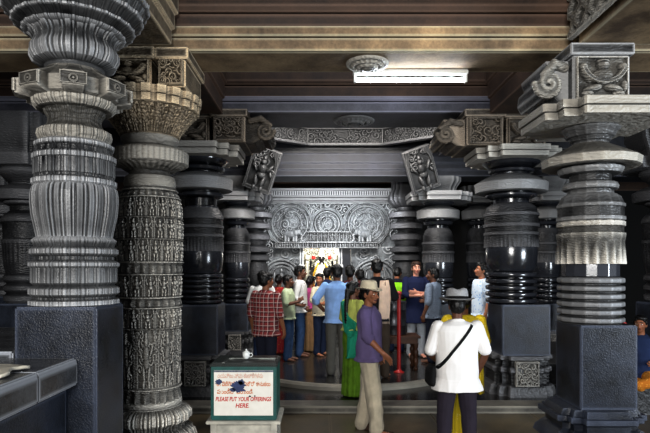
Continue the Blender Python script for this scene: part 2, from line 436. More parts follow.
lm = relief('lattice_band', 5.75, .36, 520, 60, lambda u, v: np.maximum(lattice(u, v, 24, 1.6), 1.0 * ((v < .08) | (v > .92) | (np.abs(v - .5) < .03))), .03, .02)
link('lattice_band', lm, STC, tb, loc=(-h - .085, 2.885, .03), rot=(0, 0, -PI / 2))
beam_y('tan stone beam running over the two left front pillars', -1.66, .74, -1.0, 4.78, 3.8, 4.21, CAPT)
beam_y('brown stone beam between first and second pillar on the left', -1.68, .72, 5.46, 7.45, 3.95, 4.6, BEAMB)
beam_y('dark brown stone beam between first and second pillar on the right', 2.66, .72, 5.46, 7.45, 3.95, 4.6, BEAMB)
beam_y('dark stone beam over the left side of the central bay', -1.68, .74, 8.51, 10.7, 4.03, 4.94, BEAMG)
beam_y('blue-grey stone beam over the right side of the central bay', 2.66, .74, 8.51, 10.7, 4.03, 4.94, BEAMG)

# carved frieze, a long octagon under the dome of the central bay
oc = thing('octagonal_frieze', 'octagonal ring of dark carved scroll panels under the central ceiling', 'ceiling frieze', (.49, 9.64, 4.24))
OV = [(-.74, 1.1), (.74, 1.1), (1.68, .42), (1.68, -.42), (.74, -1.1), (-.74, -1.1), (-1.68, -.42), (-1.68, .42)]
for k in range(8):
    (xa, ya), (xb_, yb_) = OV[k], OV[(k + 1) % 8]
    side = math.hypot(xb_ - xa, yb_ - ya); ang = math.atan2(yb_ - ya, xb_ - xa)
    m = relief('carved_panel', side, .32, 150, 40, lambda u, v, k=k: np.maximum(foliage(u, v, 4.2, 40 + k, 60, .12, .34, 1.6), 1.2 * ((v < .1) | (v > .9) | (u < .015) | (u > .985))), .04, .03)
    link('carved_panel', m, ST, oc, loc=((xa + xb_) / 2, (ya + yb_) / 2, .03), rot=(0, 0, ang))
mb = MB(); n = 8
for z0_, z1_, f0, f1 in ((0, .03, 1.03, .93), (.35, .40, 1.03, .9)):
    vv = [(x * f, y * f, z_) for z_ in (z0_, z1_) for f in (f0, f1) for x, y in OV]
    ff = []
    for k in range(n):
        k2 = (k + 1) % n
        ff += [[k, k2, n + k2, n + k], [2 * n + k, 3 * n + k, 3 * n + k2, 2 * n + k2], [k, 2 * n + k, 2 * n + k2, k2], [n + k, n + k2, 3 * n + k2, 3 * n + k]]
    mb.add(vv, ff)
link('ledge', mb.me('ledge'), DARK, oc)

# ------------------------------------------------------------------ pillars
O = ('o',); S = ('s',); X_ = ('x',); P16 = ('p', 16); P8 = ('p', 8, PI / 8)
def pillar(label, px, Yc, parts, zbase, nseg=128, dx=0):
    s_ = F / Yc; x = (px - VX) / s_
    t = thing('carved_pillar', label, 'pillar', (x, Yc, zbase))
    for pn, mat, prof in parts:
        pr = []
        for q in prof:
            if q[0] == 'm': z, r, sh = q[1], q[2], q[3]                       # already metres
            else: z, r, sh = EYE + (VY - q[0]) / s_, q[1] / s_, q[2]
            pr.append((r, z - zbase, sh))
        link(pn, lathe(pn, pr, nseg), mat, t)
    return t
def rings(y0, y1, n, ro, ri, sh, flat=.35):
    """a stack of n thin discs between y0 and y1 (photo px)"""
    out = []; d = (y1 - y0) / n
    for k in range(n):
        a = y0 + k * d
        out += [(a, ri, sh), (a + d * .18, ro * .985, sh), (a + d * .3, ro, sh), (a + d * .62, ro, sh), (a + d * .74, ro * .985, sh), (a + d * .92, ri, sh)]
    return out
def M(z, r, sh): return ('m', z, r, sh)

# R1: sixteen-sided pillar, right foreground
R1 = pillar('sixteen-sided grey stone pillar with tassel-carved bell, on a tall blue-black block at right', 590, 5.13, [
    ('base', STB, [M(.60, .33, X_), M(.545, .36, X_), M(.545, .40, X_), M(.50, .40, X_), M(.47, .34, X_), M(.42, .34, X_), M(.36, .42, X_), M(.30, .44, X_), M(.27, .36, X_), M(.2, .36, X_), M(.17, .5, X_), M(0, .5, X_)]),
    ('ring_stack', STP, [(322.5, 28, P16)] + rings(322, 276, 6, 30.5, 26, P16)),
    ('drum', GLOSS, [(276, 26, P16), (263, 26, P16)]),
    ('tassel_bell', STC, [(262, 27, ('f', 22, .10)), (264, 30.3, ('f', 22, .14)), (256, 30.5, ('f', 22, .09)), (246, 30.5, ('f', 22, .03)), (240, 30.6, P16), (236, 31.2, P16), (234, 31.2, P16), (233, 29.5, P16), (228, 29.5, P16), (227, 31, P16), (223, 31, P16), (222, 29.5, P16)]),
    ('lattice_band', ST, [(222, 29.5, P16), (221, 31.2, P16), (218, 31.2, P16), (217, 30, P16), (209, 30, P16), (208, 31, P16), (205.5, 31, P16), (204, 29.5, P16), (198, 27, P16), (195, 23, P16)]),
    ('neck', ST, [(195, 21, P16), (191, 21, P16), (190, 25, P16), (187, 25.5, P16), (184, 24, P16), (182, 19, P16), (176, 19, P16), (175, 28, P16), (171, 30, P16), (169.5, 30, P16), (168.5, 24, P16), (166, 24, P16)]),
    ('disc', STL, [(167, 24, P16), (168.5, 40, P16), (168, 44.5, P16), (160.5, 45.5, P16), (159, 43, P16), (154, 34, P16), (148, 22, P16), (145, 17, P16)]),
    ('bell_capital', ST, [(146, 16, P16), (143, 16.5, P16), (142, 18.5, P16), (139, 20, P16), (138, 22, P16), (132, 25, P16), (130, 27.5, P16), (129, 26, P16), (122, 28, P16), (115, 30, P16), (111, 30, P16)]),
], 0, 160)
bx('block', -.255, .255, -.255, .255, .60, 1.35, STB, R1, .01, loc=(.045, 0, 0))
def abacus(t, zb, h, half, zt0, zt1, mat, dent=True):
    """two-layer slab with stepped corners; z relative to pillar base"""
    zm = zt0 + (zt1 - zt0) * .48
    return link('abacus', lathe('abacus', [(half * .96, zt0, X_), (half * .965, zm - .004, X_), (half * .93, zm - .003, X_), (half * .93, zm + .003, X_), (half, zm + .004, X_), (half, zt1, X_)], 192), mat, t)
abacus(R1, 0, 0, .56, 3.16, 3.30, STL)

# R2: lathe-turned pillar, right of the central bay
z2 = .09
R2 = pillar('black lathe-turned stone pillar behind the man in the grey fedora, right of the round dais', 511, 7.97, [
    ('ring_stack', GLOSS, [(303.4, 22, O)] + rings(303, 271, 5, 24.5, 20.5, O)),
    ('polished_drum', GLOSS, [(271, 20, O), (268, 23, O), (262, 24.6, O), (252, 25, O), (247.5, 24.5, O)]),
    ('tassel_bell', DARK, [(246, 24.5, ('f', 40, .04)), (247.5, 25.5, ('f', 40, .07)), (240, 25.6, ('f', 40, .03)), (236, 25.6, O), (235.5, 26.4, O), (233, 26.4, O), (232.5, 25, O), (228, 25.4, O), (227.5, 26.6, O), (224.5, 26.8, O), (224, 25.6, O), (217, 25.8, O), (216.5, 26.6, O), (214, 26.4, O), (213.5, 25, O), (208, 23.5, O), (205, 20, O), (203.5, 16.5, O)]),
    ('neck', GLOSS, [(204, 17, O), (200, 17, O), (199, 20, O), (197, 24.5, O), (195.5, 24.5, O), (194.5, 20, O), (192, 20, O)]),
    ('disc', ST, [(193, 20, O), (194, 30, O), (193, 34.5, ('f', 60, .015)), (184.5, 35.2, ('f', 60, .015)), (183.5, 34, O), (179, 26, O), (176, 19, O)]),
    ('bell_capital', GLOSS, [(177, 18, O), (174, 18, O), (173, 21, O), (171, 22, O), (170, 20, O), (168, 22.5, O), (165, 27, O), (162, 28.5, O), (160, 27.5, O), (159, 23, O), (156, 23, O)]),
], z2)
def shrine_base(t, hw, ztop, mat, carve, seed=1, loc=(0, 0)):
    """stepped pedestal with a carved panel on the front; z from 0 to ztop above pillar base"""
    pr = [(hw * 1.06, ztop, X_), (hw * 1.06, ztop - .05, X_), (hw * .94, ztop - .07, X_), (hw * .94, ztop - .14, X_), (hw * 1.04, ztop - .17, X_), (hw * 1.04, ztop - .22, X_), (hw * .96, ztop - .25, X_), (hw * .96, .16, X_), (hw * 1.1, .13, X_), (hw * 1.16, .06, X_), (hw * 1.16, 0, X_)]
    link('pedestal', lathe('pedestal', pr, 128), mat, t, loc=(loc[0], loc[1], 0))
    m = relief('carved_panel', hw * .8, ztop * .62, 70, 70, lambda u, v: np.maximum(foliage(u, v, 1, seed, 26, .12, .3, 1.4), 1.0 * ((v < .06) | (v > .94) | (u < .06) | (u > .94))), .03, .1)
    link('carved_panel', m, carve, t, loc=(loc[0], loc[1] - hw * 1.03, .14))
bx('block', -.335, .335, -.335, .335, .55, 1.258, STB, R2, .012, loc=(.10, 0, 0))
shrine_base(R2, .40, .55, DARK, STC, 5, (.08, 0))
abacus(R2, 0, 0, .60, 3.29, 3.44, STL)

# L3: lathe-turned, left of the central bay
L3 = pillar('black lathe-turned stone pillar on a speckled block behind the donation box', 201, 7.97, [
    ('ring_stack', GLOSS, [(303.4, 20, O)] + rings(303, 273, 6, 22, 18.8, O)),
    ('polished_drum', GLOSS, [(273, 19, O), (270, 21, O), (262, 21.6, O), (255, 21.8, O), (251.5, 21.4, O)]),
    ('tassel_bell', DARK, [(250.5, 21, ('f', 40, .04)), (251.5, 22, ('f', 40, .07)), (244, 22, ('f', 40, .03)), (238, 22, ('f', 40, .02)), (237.5, 22.6, O), (235, 22.6, O), (234.5, 21.6, O), (229, 21.8, O), (228.5, 22.5, O), (226, 22.5, O), (225.5, 21.4, O), (220, 21.6, O), (219.5, 22.3, O), (217, 22, O), (212, 20, O), (208.5, 17, O)]),
    ('neck', GLOSS, [(209, 17, O), (207.5, 17, O), (206.5, 15.5, O), (199.5, 15.5, O), (198.5, 18, O), (197, 22, O), (194.5, 22.5, O), (193.5, 19, O), (191, 19, O)]),
    ('disc', ST, [(192, 19, O), (192, 28, O), (191, 31, ('f', 60, .015)), (180.5, 31.6, ('f', 60, .015)), (179.5, 30.5, O), (176.5, 25, O), (174, 19, O)]),
    ('bell_capital', GLOSS, [(175, 18, O), (172.5, 18, O), (171.5, 23, O), (169, 24, O), (167.5, 21.5, O), (165.5, 24, O), (162, 27.5, O), (159, 28, O), (157.5, 24, O), (155, 24, O)]),
], z2)
bx('block', -.30, .30, -.30, .30, .55, 1.255, STB, L3, .012)
shrine_base(L3, .37, .55, DARK, STC, 6)
abacus(L3, 0, 0, .60, 3.32, 3.48, STL)

# L4, R4: far side of the central bay
def far_pillar(label, px, k, Yc=11.22, blk=.26, glossy=GLOSS):
    t = pillar(label, px, Yc, [
        ('ring_stack', glossy, [(304, 12 * k, O)] + rings(303, 277, 5, 13.6 * k, 11.4 * k, O)),
        ('polished_drum', glossy, [(277, 11.5 * k, O), (274, 12.8 * k, O), (268, 13.3 * k, O), (262.5, 13.2 * k, O)]),
        ('tassel_bell', DARK, [(262, 13 * k, ('f', 36, .05)), (262.5, 13.6 * k, ('f', 36, .06)), (254, 13.7 * k, ('f', 36, .03)), (253.5, 14.2 * k, O), (251.5, 14.2 * k, O), (251, 13.5 * k, O), (245, 13.6 * k, O), (244.5, 14.2 * k, O), (242.5, 14.2 * k, O), (242, 13.2 * k, O), (236, 13.2 * k, O), (231, 11.5 * k, O), (228.5, 9.5 * k, O)]),
        ('neck', glossy, [(229, 9.5 * k, O), (226, 9.5 * k, O), (225, 12 * k, O), (222.5, 13.5 * k, O), (221, 11 * k, O), (219, 11 * k, O)]),
        ('disc', ST, [(219.5, 11 * k, O), (220, 17 * k, O), (219, 18.6 * k, O), (211.5, 19 * k, O), (210.5, 18 * k, O), (208, 13 * k, O), (206.5, 10 * k, O)]),
        ('bell_capital', glossy, [(207, 10 * k, O), (206, 11.5 * k, O), (204, 14 * k, O), (201, 15 * k, O), (199.5, 14 * k, O), (197, 12 * k, O)]),
    ], .09, 96)
    bx('block', -blk, blk, -blk, blk, .5, EYE + (VY - 303) * Yc / F - .09, STB, t, .012)
    shrine_base(t, blk * 1.22, .5, DARK, STC, 9)
    abacus(t, 0, 0, .55 * k, 3.10 if Yc < 12 else 3.2, 3.27 if Yc < 12 else 3.34, ST)
    link('bracket', lathe('bracket', [(.32, 3.26, X_), (.34, 3.38, X_), (.42, 3.5, X_), (.42, 3.585, X_)], 96), ST, t)
    return t
far_pillar('slim turned stone pillar behind the red plaid shirt, left of the shrine wall', 237, .95)
far_pillar('turned stone pillar directly behind the man in the navy kurta with crossed arms', 438, 1.12)

# side aisle pillars, dark
far_pillar('dark turned pillar in the right aisle, seen between the two big right pillars', 546, 1.0, 11.3)
far_pillar('dark pillar deep in the right aisle, seen left of the big turned pillar', 479, .9, 12.4)
def aisle(label, px, Yc, k):
    s_ = F / Yc; q = lambda h: EYE + h
    t = thing('carved_pillar', label, 'pillar', ((px - VX) / s_, Yc, 0))
    link('shaft', lathe('shaft', [(.24 * k, 1.35, O), (.30 * k, 1.4, O), (.31 * k, 1.46, O), (.26 * k, 1.5, O), (.31 * k, 1.55, O), (.31 * k, 1.6, O), (.26 * k, 1.64, O), (.31 * k, 1.69, O), (.31 * k, 1.74, O), (.27 * k, 1.78, O), (.3 * k, 1.9, O), (.31 * k, 2.0, ('f', 30, .05)), (.32 * k, 2.2, ('f', 30, .05)), (.33 * k, 2.22, O), (.33 * k, 2.26, O), (.31 * k, 2.28, O), (.32 * k, 2.5, O), (.34 * k, 2.52, O), (.34 * k, 2.56, O), (.3 * k, 2.62, O), (.22 * k, 2.68, O), (.22 * k, 2.74, O), (.30 * k, 2.78, O), (.30 * k, 2.81, O), (.24 * k, 2.84, O)], 112), DARK, t)
    link('disc', lathe('disc', [(.24 * k, 2.83, O), (.44 * k, 2.82, O), (.46 * k, 2.86, O), (.46 * k, 2.95, O), (.34 * k, 3.02, O), (.24 * k, 3.05, O)], 96), DARK, t)
    link('bell_capital', lathe('bell_capital', [(.22 * k, 3.03, O), (.24 * k, 3.08, O), (.32 * k, 3.16, O), (.38 * k, 3.22, O), (.36 * k, 3.28, O)], 96), DARK, t)
    bx('block', -.3 * k, .3 * k, -.3 * k, .3 * k, .5, 1.36, STB, t, .012)
    shrine_base(t, .37 * k, .5, DARK, STC, 12)
    link('abacus', lathe('abacus', [(.55, 3.27, X_), (.58, 3.35, X_), (.58, 3.42, X_)], 96), DARK, t)
    link('bracket', lathe('bracket', [(.40, 3.41, X_), (.42, 3.55, X_), (.5, 3.72, X_), (.5, 4.0, X_)], 96), DARK, t)
    return t
aisle('dark ringed pillar in the left aisle just behind the big left foreground pillar', 26, 7.97, .95)
aisle('dark ringed pillar at the far left edge behind another aisle pillar', 4, 9.9, .9)
aisle('ringed stone pillar at the extreme right edge of the hall', 668, 7.97, 1.0)

# L2: round pillar covered in tiers of little carved figures
Y2, cx2 = 5.13, 150; s2 = F / Y2
zz = lambda py: EYE + (VY - py) / s2
L2 = thing('carved_pillar', 'round pillar covered in tiers of tiny carved figures, with lotus capital, left of centre', 'pillar', (wx(cx2, Y2), Y2, 0))
tiers = [(192, 199, 'leaf', 26), (200, 219, 'fig', 18), (220, 240, 'fig', 16), (241, 262, 'fig', 17), (263, 274, 'leaf', 24), (275, 296, 'fig', 15), (297, 306, 'leaf', 22), (307, 326, 'fig', 14), (327, 384, 'big', 9), (385, 401, 'leaf', 20)]
def l2r(py):
    ys = [188, 192, 200, 212, 240, 275, 300, 330, 370, 400, 404]; hs = [22, 25, 28, 30, 31, 30, 29.3, 29, 28.6, 28.8, 28.5]
    return np.interp(py, ys, hs) / s2
pys = np.concatenate([np.linspace(188, 404, 330)])
def l2disp(R, th):
    nr, nsg = R.shape[:2]; out = R.copy()
    U = th / (2 * PI)
    for k, py in enumerate(pys):
        h = np.zeros(nsg); ledge = 0
        for a, b, kind, n in tiers:
            if a <= py <= b:
                v = np.full(nsg, (b - py) / (b - a)); off = .5 * (int(a) % 2) / n
                if kind == 'fig': h = figrow(U + off, v, n)
                elif kind == 'big':
                    h = np.maximum(figrow(U + off, v, n), .75 * foliage(U * 9 % 1, v, .55, 3, 30, .06, .14, 1.5))
                else:
                    x = (U * n + off) % 1 - .5; h = np.clip(1 - np.hypot(x * 1.7, v - .35), 0, 1) * .9 + .3 * (v > .86)
                ledge = 1
        if not ledge: h = np.full(nsg, 1.05)
        r0 = l2r(py) - .012
        out[k, :, 0] = (r0 + .034 * h) * np.cos(th); out[k, :, 1] = (r0 + .034 * h) * np.sin(th)
    return out
link('figure_shaft', lathe('figure_shaft', [(1, zz(p), O) for p in pys], 384, l2disp), STC, L2)
link('neck', lathe('neck', [(19 / s2, zz(190), O), (24 / s2, zz(189), O), (25.5 / s2, zz(184), O), (24 / s2, zz(178), O), (20 / s2, zz(176), O), (20 / s2, zz(173), O), (23 / s2, zz(172), ('f', 30, .06)), (27 / s2, zz(169), ('f', 30, .06)), (33 / s2, zz(166.5), ('f', 30, .04)), (34 / s2, zz(165), O), (20 / s2, zz(164), O)], 180), STL, L2)
link('disc', lathe('disc', [(20 / s2, zz(166), O), (35 / s2, zz(166.5), O), (37 / s2, zz(165), ('d', 44, .012)), (37.4 / s2, zz(154), ('d', 44, .012)), (36 / s2, zz(152), O), (28 / s2, zz(149.5), O), (24 / s2, zz(147), O)], 264), STL, L2)
link('bowl', lathe('bowl', [(22 / s2, zz(150), O), (25 / s2, zz(147), O), (27.5 / s2, zz(143.5), O), (28 / s2, zz(140), O), (26.5 / s2, zz(138), O)], 128), STL, L2)
def lotus_disp(R, th):
    out = R.copy(); U = th / (2 * PI)
    for k in range(R.shape[0]):
        v = np.full(len(th), k / (R.shape[0] - 1)); h = np.maximum(.8 * figrow(U, v * .95, 20), foliage(U * 20 % 1, v, 1.2, 8, 22, .12, .3, 1.3)) * (.06 < k / (R.shape[0] - 1) < .95)
        f = 1 + .028 / .3 * h; out[k, :, 0] *= f; out[k, :, 1] *= f
    return out
fl = [((27 + 17 * (q ** 1.3)) / s2, zz(139 - 26 * q), O) for q in np.linspace(0, 1, 44)]
link('lotus_capital', lathe('lotus_capital', fl, 320, lotus_disp), CAPT, L2)
link('notched_rim', lathe('notched_rim', [(43 / s2, zz(114), O), (46 / s2, zz(113.5), ('d', 22, .05)), (46.5 / s2, zz(107), ('d', 22, .05)), (46.5 / s2, zz(106.6), ('d', 22, .0)), (47 / s2, zz(106), ('d', 22, .06)), (48 / s2, zz(99), ('d', 22, .06)), (45 / s2, zz(98.5), O)], 352), CAPT, L2)
PHB = PI / 8
star = lambda a: ('g', 16, a)
link('star_base', lathe('star_base', [(28 / s2, .66, O), (31 / s2, .645, O), (31 / s2, .615, O), (29 / s2, .60, O), (33 / s2, .57, star(.12)), (36 / s2, .53, star(.14)), (36 / s2, .47, star(.14)), (33 / s2, .44, star(.12)), (33 / s2, .40, star(.12)), (38 / s2, .36, star(.16)), (40 / s2, .30, star(.16)), (38 / s2, .27, star(.14)), (38 / s2, .2, star(.14)), (44 / s2, .15, star(.16)), (44 / s2, 0, star(.16))], 288), STC, L2)

# L1: pleated pillar, left foreground
Y1, cx1 = 3.95, 75; s1 = F / Y1
z1 = lambda py: EYE + (VY - py) / s1
L1 = thing('carved_pillar', 'big pleated grey stone pillar with square bosses on a blue-black block, left foreground', 'pillar', (wx(cx1, Y1), Y1, 0))
G = lambda a, n=16: ('g', n, a)   # pleat groups
def seg(name, pts, mat, n=256): link(name, lathe(name, [(r / s1, z1(y), sh) for y, r, sh in pts], n), mat, L1)
seg('ring_stack', [(304, 40, G(.03)), (303.5, 41, G(.03)), (299.5, 41, G(.03)), (298, 37, G(.03)), (296, 37, G(.03)), (293, 41, G(.03)), (288, 41, G(.03)), (285, 36, G(.03)), (283, 38, G(.03)), (282, 39, G(.03)), (268, 39, G(.03)), (266, 41, G(.03)), (263, 41, G(.03)), (260, 36, G(.03)), (257, 36, G(.03)), (254, 40, G(.03)), (250, 40, G(.03)), (247, 36, G(.03)), (244, 37, G(.03)), (241, 38.5, G(.03)), (238, 35, G(.03))], STP)
seg('pleated_pot', [(239, 33, G(.07, 12)), (236, 33.5, G(.07, 12)), (228, 35, G(.07, 12)), (216, 37.5, G(.07, 12)), (204, 38.5, G(.07, 12)), (196, 38.5, G(.07, 12)), (190, 37.5, G(.07, 12)), (187, 35, G(.07, 12))], STP)
seg('band', [(188, 36, G(.035)), (186, 38.5, G(.035)), (182, 38.5, G(.035)), (180, 36, G(.035)), (178, 36, G(.035)), (177, 37, G(.03)), (163, 37, G(.03)), (162, 38, G(.035)), (158, 38, G(.035)), (155, 34.5, G(.035)), (151, 34, G(.035)), (149, 36, G(.035)), (146, 36, G(.035)), (143, 31, G(.035))], STP)
seg('neck', [(144, 31, G(.035)), (141, 33, G(.035)), (138, 34, G(.045)), (133, 33, G(.045)), (130, 27, G(.035)), (126, 24.5, G(.035)), (120, 24, G(.035)), (117, 26, G(.035)), (113, 28, G(.045)), (112, 34, G(.045)), (108, 37.5, G(.045)), (104, 38, G(.045)), (102, 35, G(.045)), (100, 30, O)], STL)
seg('boss_slab', [(104, 34, ('b', 8, PHB, .14)), (101.5, 41, ('b', 8, PHB, .27)), (100.5, 41.5, ('b', 8, PHB, .28)), (87.5, 41.5, ('b', 8, PHB, .28)), (86.5, 40, ('b', 8, PHB, .26)), (78, 30, ('b', 8, PHB, .1)), (72, 26, O)], STL)
seg('pleated_bell', [(77, 25, O), (73, 26, O), (71, 28, O), (69.5, 28, O), (69, 29, G(.05, 12)), (66, 36, G(.08, 12)), (60, 39, G(.08, 12)), (54, 39, G(.08, 12)), (49, 36.5, G(.08, 12)), (45, 36, G(.07, 12)), (41, 38, G(.07, 12)), (37, 42, G(.07, 12))], STP)
seg('flaring_capital', [(39, 40, O), (38, 43, G(.02, 24)), (36.5, 46, G(.035, 24)), (35, 47, G(.035, 24)), (34.5, 46, G(.02, 24)), (30, 52, G(.03, 24)), (29, 55, G(.04, 24)), (27, 55.5, G(.04, 24)), (26, 54, G(.02, 24)), (19, 60, G(.03, 24)), (18, 63, G(.04, 24)), (15, 63.5, G(.04, 24)), (14, 62, G(.02, 24)), (6, 66, G(.03, 24)), (5, 69, G(.04, 24)), (1, 69.5, G(.04, 24)), (0, 67, O), (-1, 60, O)], STP, 384)
for k in range(8):                                   # carved rosette on each boss
    a = k * PI / 4 + PHB
    m = relief('boss_rosette', .17, .085, 40, 24, lambda u, v: np.maximum(.9 * ((np.abs(np.hypot((u - .5) * 2, v - .45) - .28) < .09)), np.maximum(.9 * (np.hypot((u - .5) * 2, v - .45) < .1), .6 * ((u < .07) | (u > .93) | (v < .12) | (v > .9)))), .012, .01)
    r = 41.5 * 1.285 / s1
    link('boss_rosette', m, STL, L1, loc=(r * math.cos(a), r * math.sin(a), z1(100)), rot=(0, 0, a + PI / 2))
bx('block', -.275, .275, -.285, .22, 0, 1.60, STB, L1, .012, loc=(-.005, 0, 0))
# ------------------------------------------------------------------ brackets on the pillars (parts of their pillar)
def gana(u, v):
    """seated pot-bellied bearer with raised arms and a swag"""
    x, y = u - .5, v; h = np.zeros_like(u)
    for cx, cy, rx, ry, a, ro in ((0, .78, .12, .11, 1.1, 0), (0, .87, .13, .06, .9, 0), (0, .5, .22, .2, 1.1, 0), (-.33, .55, .07, .2, .8, .5), (.33, .55, .07, .2, .8, -.5), (-.38, .75, .09, .1, .9, 0), (.38, .75, .09, .1, .9, 0),
                                 (-.2, .24, .2, .09, 1, .3), (.2, .24, .2, .09, 1, -.3), (-.3, .12, .13, .08, .9, 0), (.3, .12, .13, .08, .9, 0), (.42, .3, .07, .14, .7, 0)):
        h = np.maximum(h, a * bump2(x, y, cx, cy, rx, ry, ro))
    d = np.hypot(x, (y - .85) * .9); h = np.maximum(h, 1.0 * (np.abs(d - .42) < .045) * (y < .72))
    return np.maximum(h, .35 * ((np.abs(x) > .47) | (y < .03) | (y > .96)))
def bracket(t, x0, x1, yf, yb, z0, z1_, mat, seed, fig=True, arm=-1, arml=.3, armx=None, cmat=None):
    """block with carved face plus a scroll-ended arm towards the hall, in pillar coordinates"""
    ox, oy = t.location.x, t.location.y; oz = t.location.z
    b = link('bracket', MB().box(x0 - ox, x1 - ox, yf - oy, yb - oy, z0 - oz, z1_ - .1 - oz).box(x0 - .03 - ox, x1 + .03 - ox, yf - .03 - oy, yb + .03 - oy, z1_ - .1 - oz, z1_ - oz).me('bracket', .008), mat, t)
    w = (x1 - x0) * .9; hh = (z1_ - z0 - .12)
    fn = gana if fig else (lambda u, v: np.maximum(foliage(u, v, 1.1, seed, 22, .15, .34, 1.4), .8 * ((u < .07) | (u > .93) | (v < .07) | (v > .93))))
    link('carved_face', relief('carved_face', w, hh, 90, 80, fn, .07, .02), cmat or mat, b, loc=((x0 + x1) / 2 - ox, yf - .005 - oy, z0 + .005 - oz))
    if arm:
        xe = x0 if arm < 0 else x1
        mb = MB(); pts = []
        yc = (yf + yb) / 2 - oy; 
        prof = [(0, 0), (.12, .01), (.22, .08), (.30, .05), (.36, .12), (.34, .22), (.26, .27), (.30, .34), (.30, hh), (0, hh)]
        mb.sweep([(xe - ox + arm * a * arml / .34, z0 - oz + b_) for a, b_ in prof], yf + .08 - oy, yb - .12 - oy, 'y')
        link('scroll_arm', mb.me('scroll_arm', .006), mat, t)
        mb = MB()
        for k in range(5):
            a = k * 1.25; r = .03 + .012 * k
            pts.append((xe - ox + arm * (arml * .88 + .09 * math.cos(a) * (1 - k * .12)), yf + .1 - oy, z0 - oz + .17 + .1 * math.sin(a) * (1 - k * .12)))
        sp = []
        for k in range(22):
            a = k * .55; rr = .115 - .0046 * k
            sp.append((xe - ox + arm * (arml * .80 + rr * math.cos(a)), yf + .07 - oy - .0015 * k, z0 - oz + .16 - rr * math.sin(a)))
        tube(mb, sp, [.034 - .0007 * k for k in range(22)], 10)
        tube(mb, [(xe - ox + arm * arml * .2, yf + .06 - oy, z0 - oz + .3), (xe - ox + arm * arml * .6, yf + .05 - oy, z0 - oz + .33), (xe - ox + arm * arml * 1.0, yf + .06 - oy, z0 - oz + .24)], [.04, .05, .03])
        link('scroll_end', fuse(mb, 'scroll_end', .012, 1), cmat or mat, t)
bracket(R1, 2.17, 2.66, 4.72, 5.5, 3.30, 3.785, ST, 1, True, -1, .23, cmat=STC)
bracket(L2, -1.40, -1.17, 4.78, 5.4, 3.435, 3.772, CAPT, 4, False, 0)
bracket(L2, -1.86, -1.46, 4.76, 5.4, 3.435, 3.772, CAPT, 3, True, -1, .3)
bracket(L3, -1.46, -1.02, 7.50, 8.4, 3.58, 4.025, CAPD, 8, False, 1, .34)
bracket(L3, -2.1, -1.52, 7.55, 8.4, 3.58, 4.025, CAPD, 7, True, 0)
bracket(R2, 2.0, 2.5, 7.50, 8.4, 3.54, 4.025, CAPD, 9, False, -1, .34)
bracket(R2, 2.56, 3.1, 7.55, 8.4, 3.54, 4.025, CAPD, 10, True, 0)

# leaning bracket figures under the far beam
def madanika(u, v):
    x, y = u - .5, v
    h = .75 * foliage(u, v, .5, 21, 34, .06, .14, 1.5) * (y > .5)
    f = figure(x * .95, np.clip(y * 1.15, 0, 1.0))
    edge = ((np.hypot(x / .5, np.clip(y - .72, 0, 1) / .28) > .9)) * .5
    return np.maximum(np.maximum(h, 1.15 * f), np.maximum(edge, .6 * (y < .08)))
def leaning(label, x, z0, tilt, side):
    t = thing('bracket_figure', label, 'bracket figure', (x, 10.63, z0))
    t.rotation_euler = (.36, side * .36, 0)
    link('backing_slab', MB().box(-.27, .27, .03, .12, 0, .84).box(-.3, .3, -.05, .14, -.0, .05).me('backing_slab', .02), DARK, t)
    link('carved_figure', relief('carved_figure', .54, .84, 90, 140, madanika, .10, .03), ST, t)
leaning('leaning carved dancer slab under the far beam on the left', wx(256, 10.63), 3.37, .4, 1)
leaning('leaning carved dancer slab under the far beam on the right', wx(427, 10.63), 3.37, .4, -1)

# ceiling lotus bosses
def rosette(label, x, y, z, r, mat):
    t = thing('ceiling_rosette', label, 'ceiling boss', (x, y, z))
    link('rim', lathe('rim', [(r, 0, O), (r, -.012, O), (r * .95, -.025, ('f', 32, .03)), (r * .84, -.028, ('f', 32, .05)), (r * .82, -.008, O)], 192), mat, t)
    link('petals', lathe('petals', [(r * .84, -.008, O), (r * .76, -.032, ('f', 20, .10)), (r * .66, -.045, ('f', 20, .14)), (r * .58, -.03, ('f', 20, .1)), (r * .56, -.02, O)], 192), mat, t)
    link('bud', lathe('bud', [(r * .56, -.02, O), (r * .48, -.05, ('f', 12, .12)), (r * .36, -.06, ('f', 12, .12)), (r * .32, -.04, O), (r * .25, -.07, ('f', 8, .1)), (r * .1, -.08, O), (r * .03, -.08, O)], 128), mat, t)
rosette('round ringed lotus boss on the pale beam underside beside the fluorescent tube', .445, 5.18, 3.79, .2, STL)
rosette('round petalled lotus boss under the second beam', .5, 8.1, 4.03, .3, ST)
# ------------------------------------------------------------------ people
SKIN = {k: plain('skin_' + k, c, .5, noise=.06, scale=8) for k, c in dict(brown=(152, 98, 68), dark=(112, 72, 52), tan=(176, 120, 88), fair=(214, 160, 138)).items()}
LIP = {k: plain('lip_' + k, c, .45, noise=.05) for k, c in dict(brown=(104, 56, 46), dark=(78, 44, 38), tan=(132, 76, 64), fair=(186, 110, 100)).items()}
HAIR = plain('black_hair', (17, 15, 15), .42, noise=.3, scale=60, bump=.3)
HAIRB = plain('brown_hair', (74, 46, 30), .5, noise=.3, scale=60, bump=.3)
EYEW = plain('eye_white', (226, 222, 214), .25, noise=.02)
IRIS = plain('eye_iris', (24, 16, 12), .2, noise=.02)
def cloth(name, col, noise=.1, rough=.9): return plain(name, col, rough, noise=noise, scale=12, bump=.1, spec=.2)

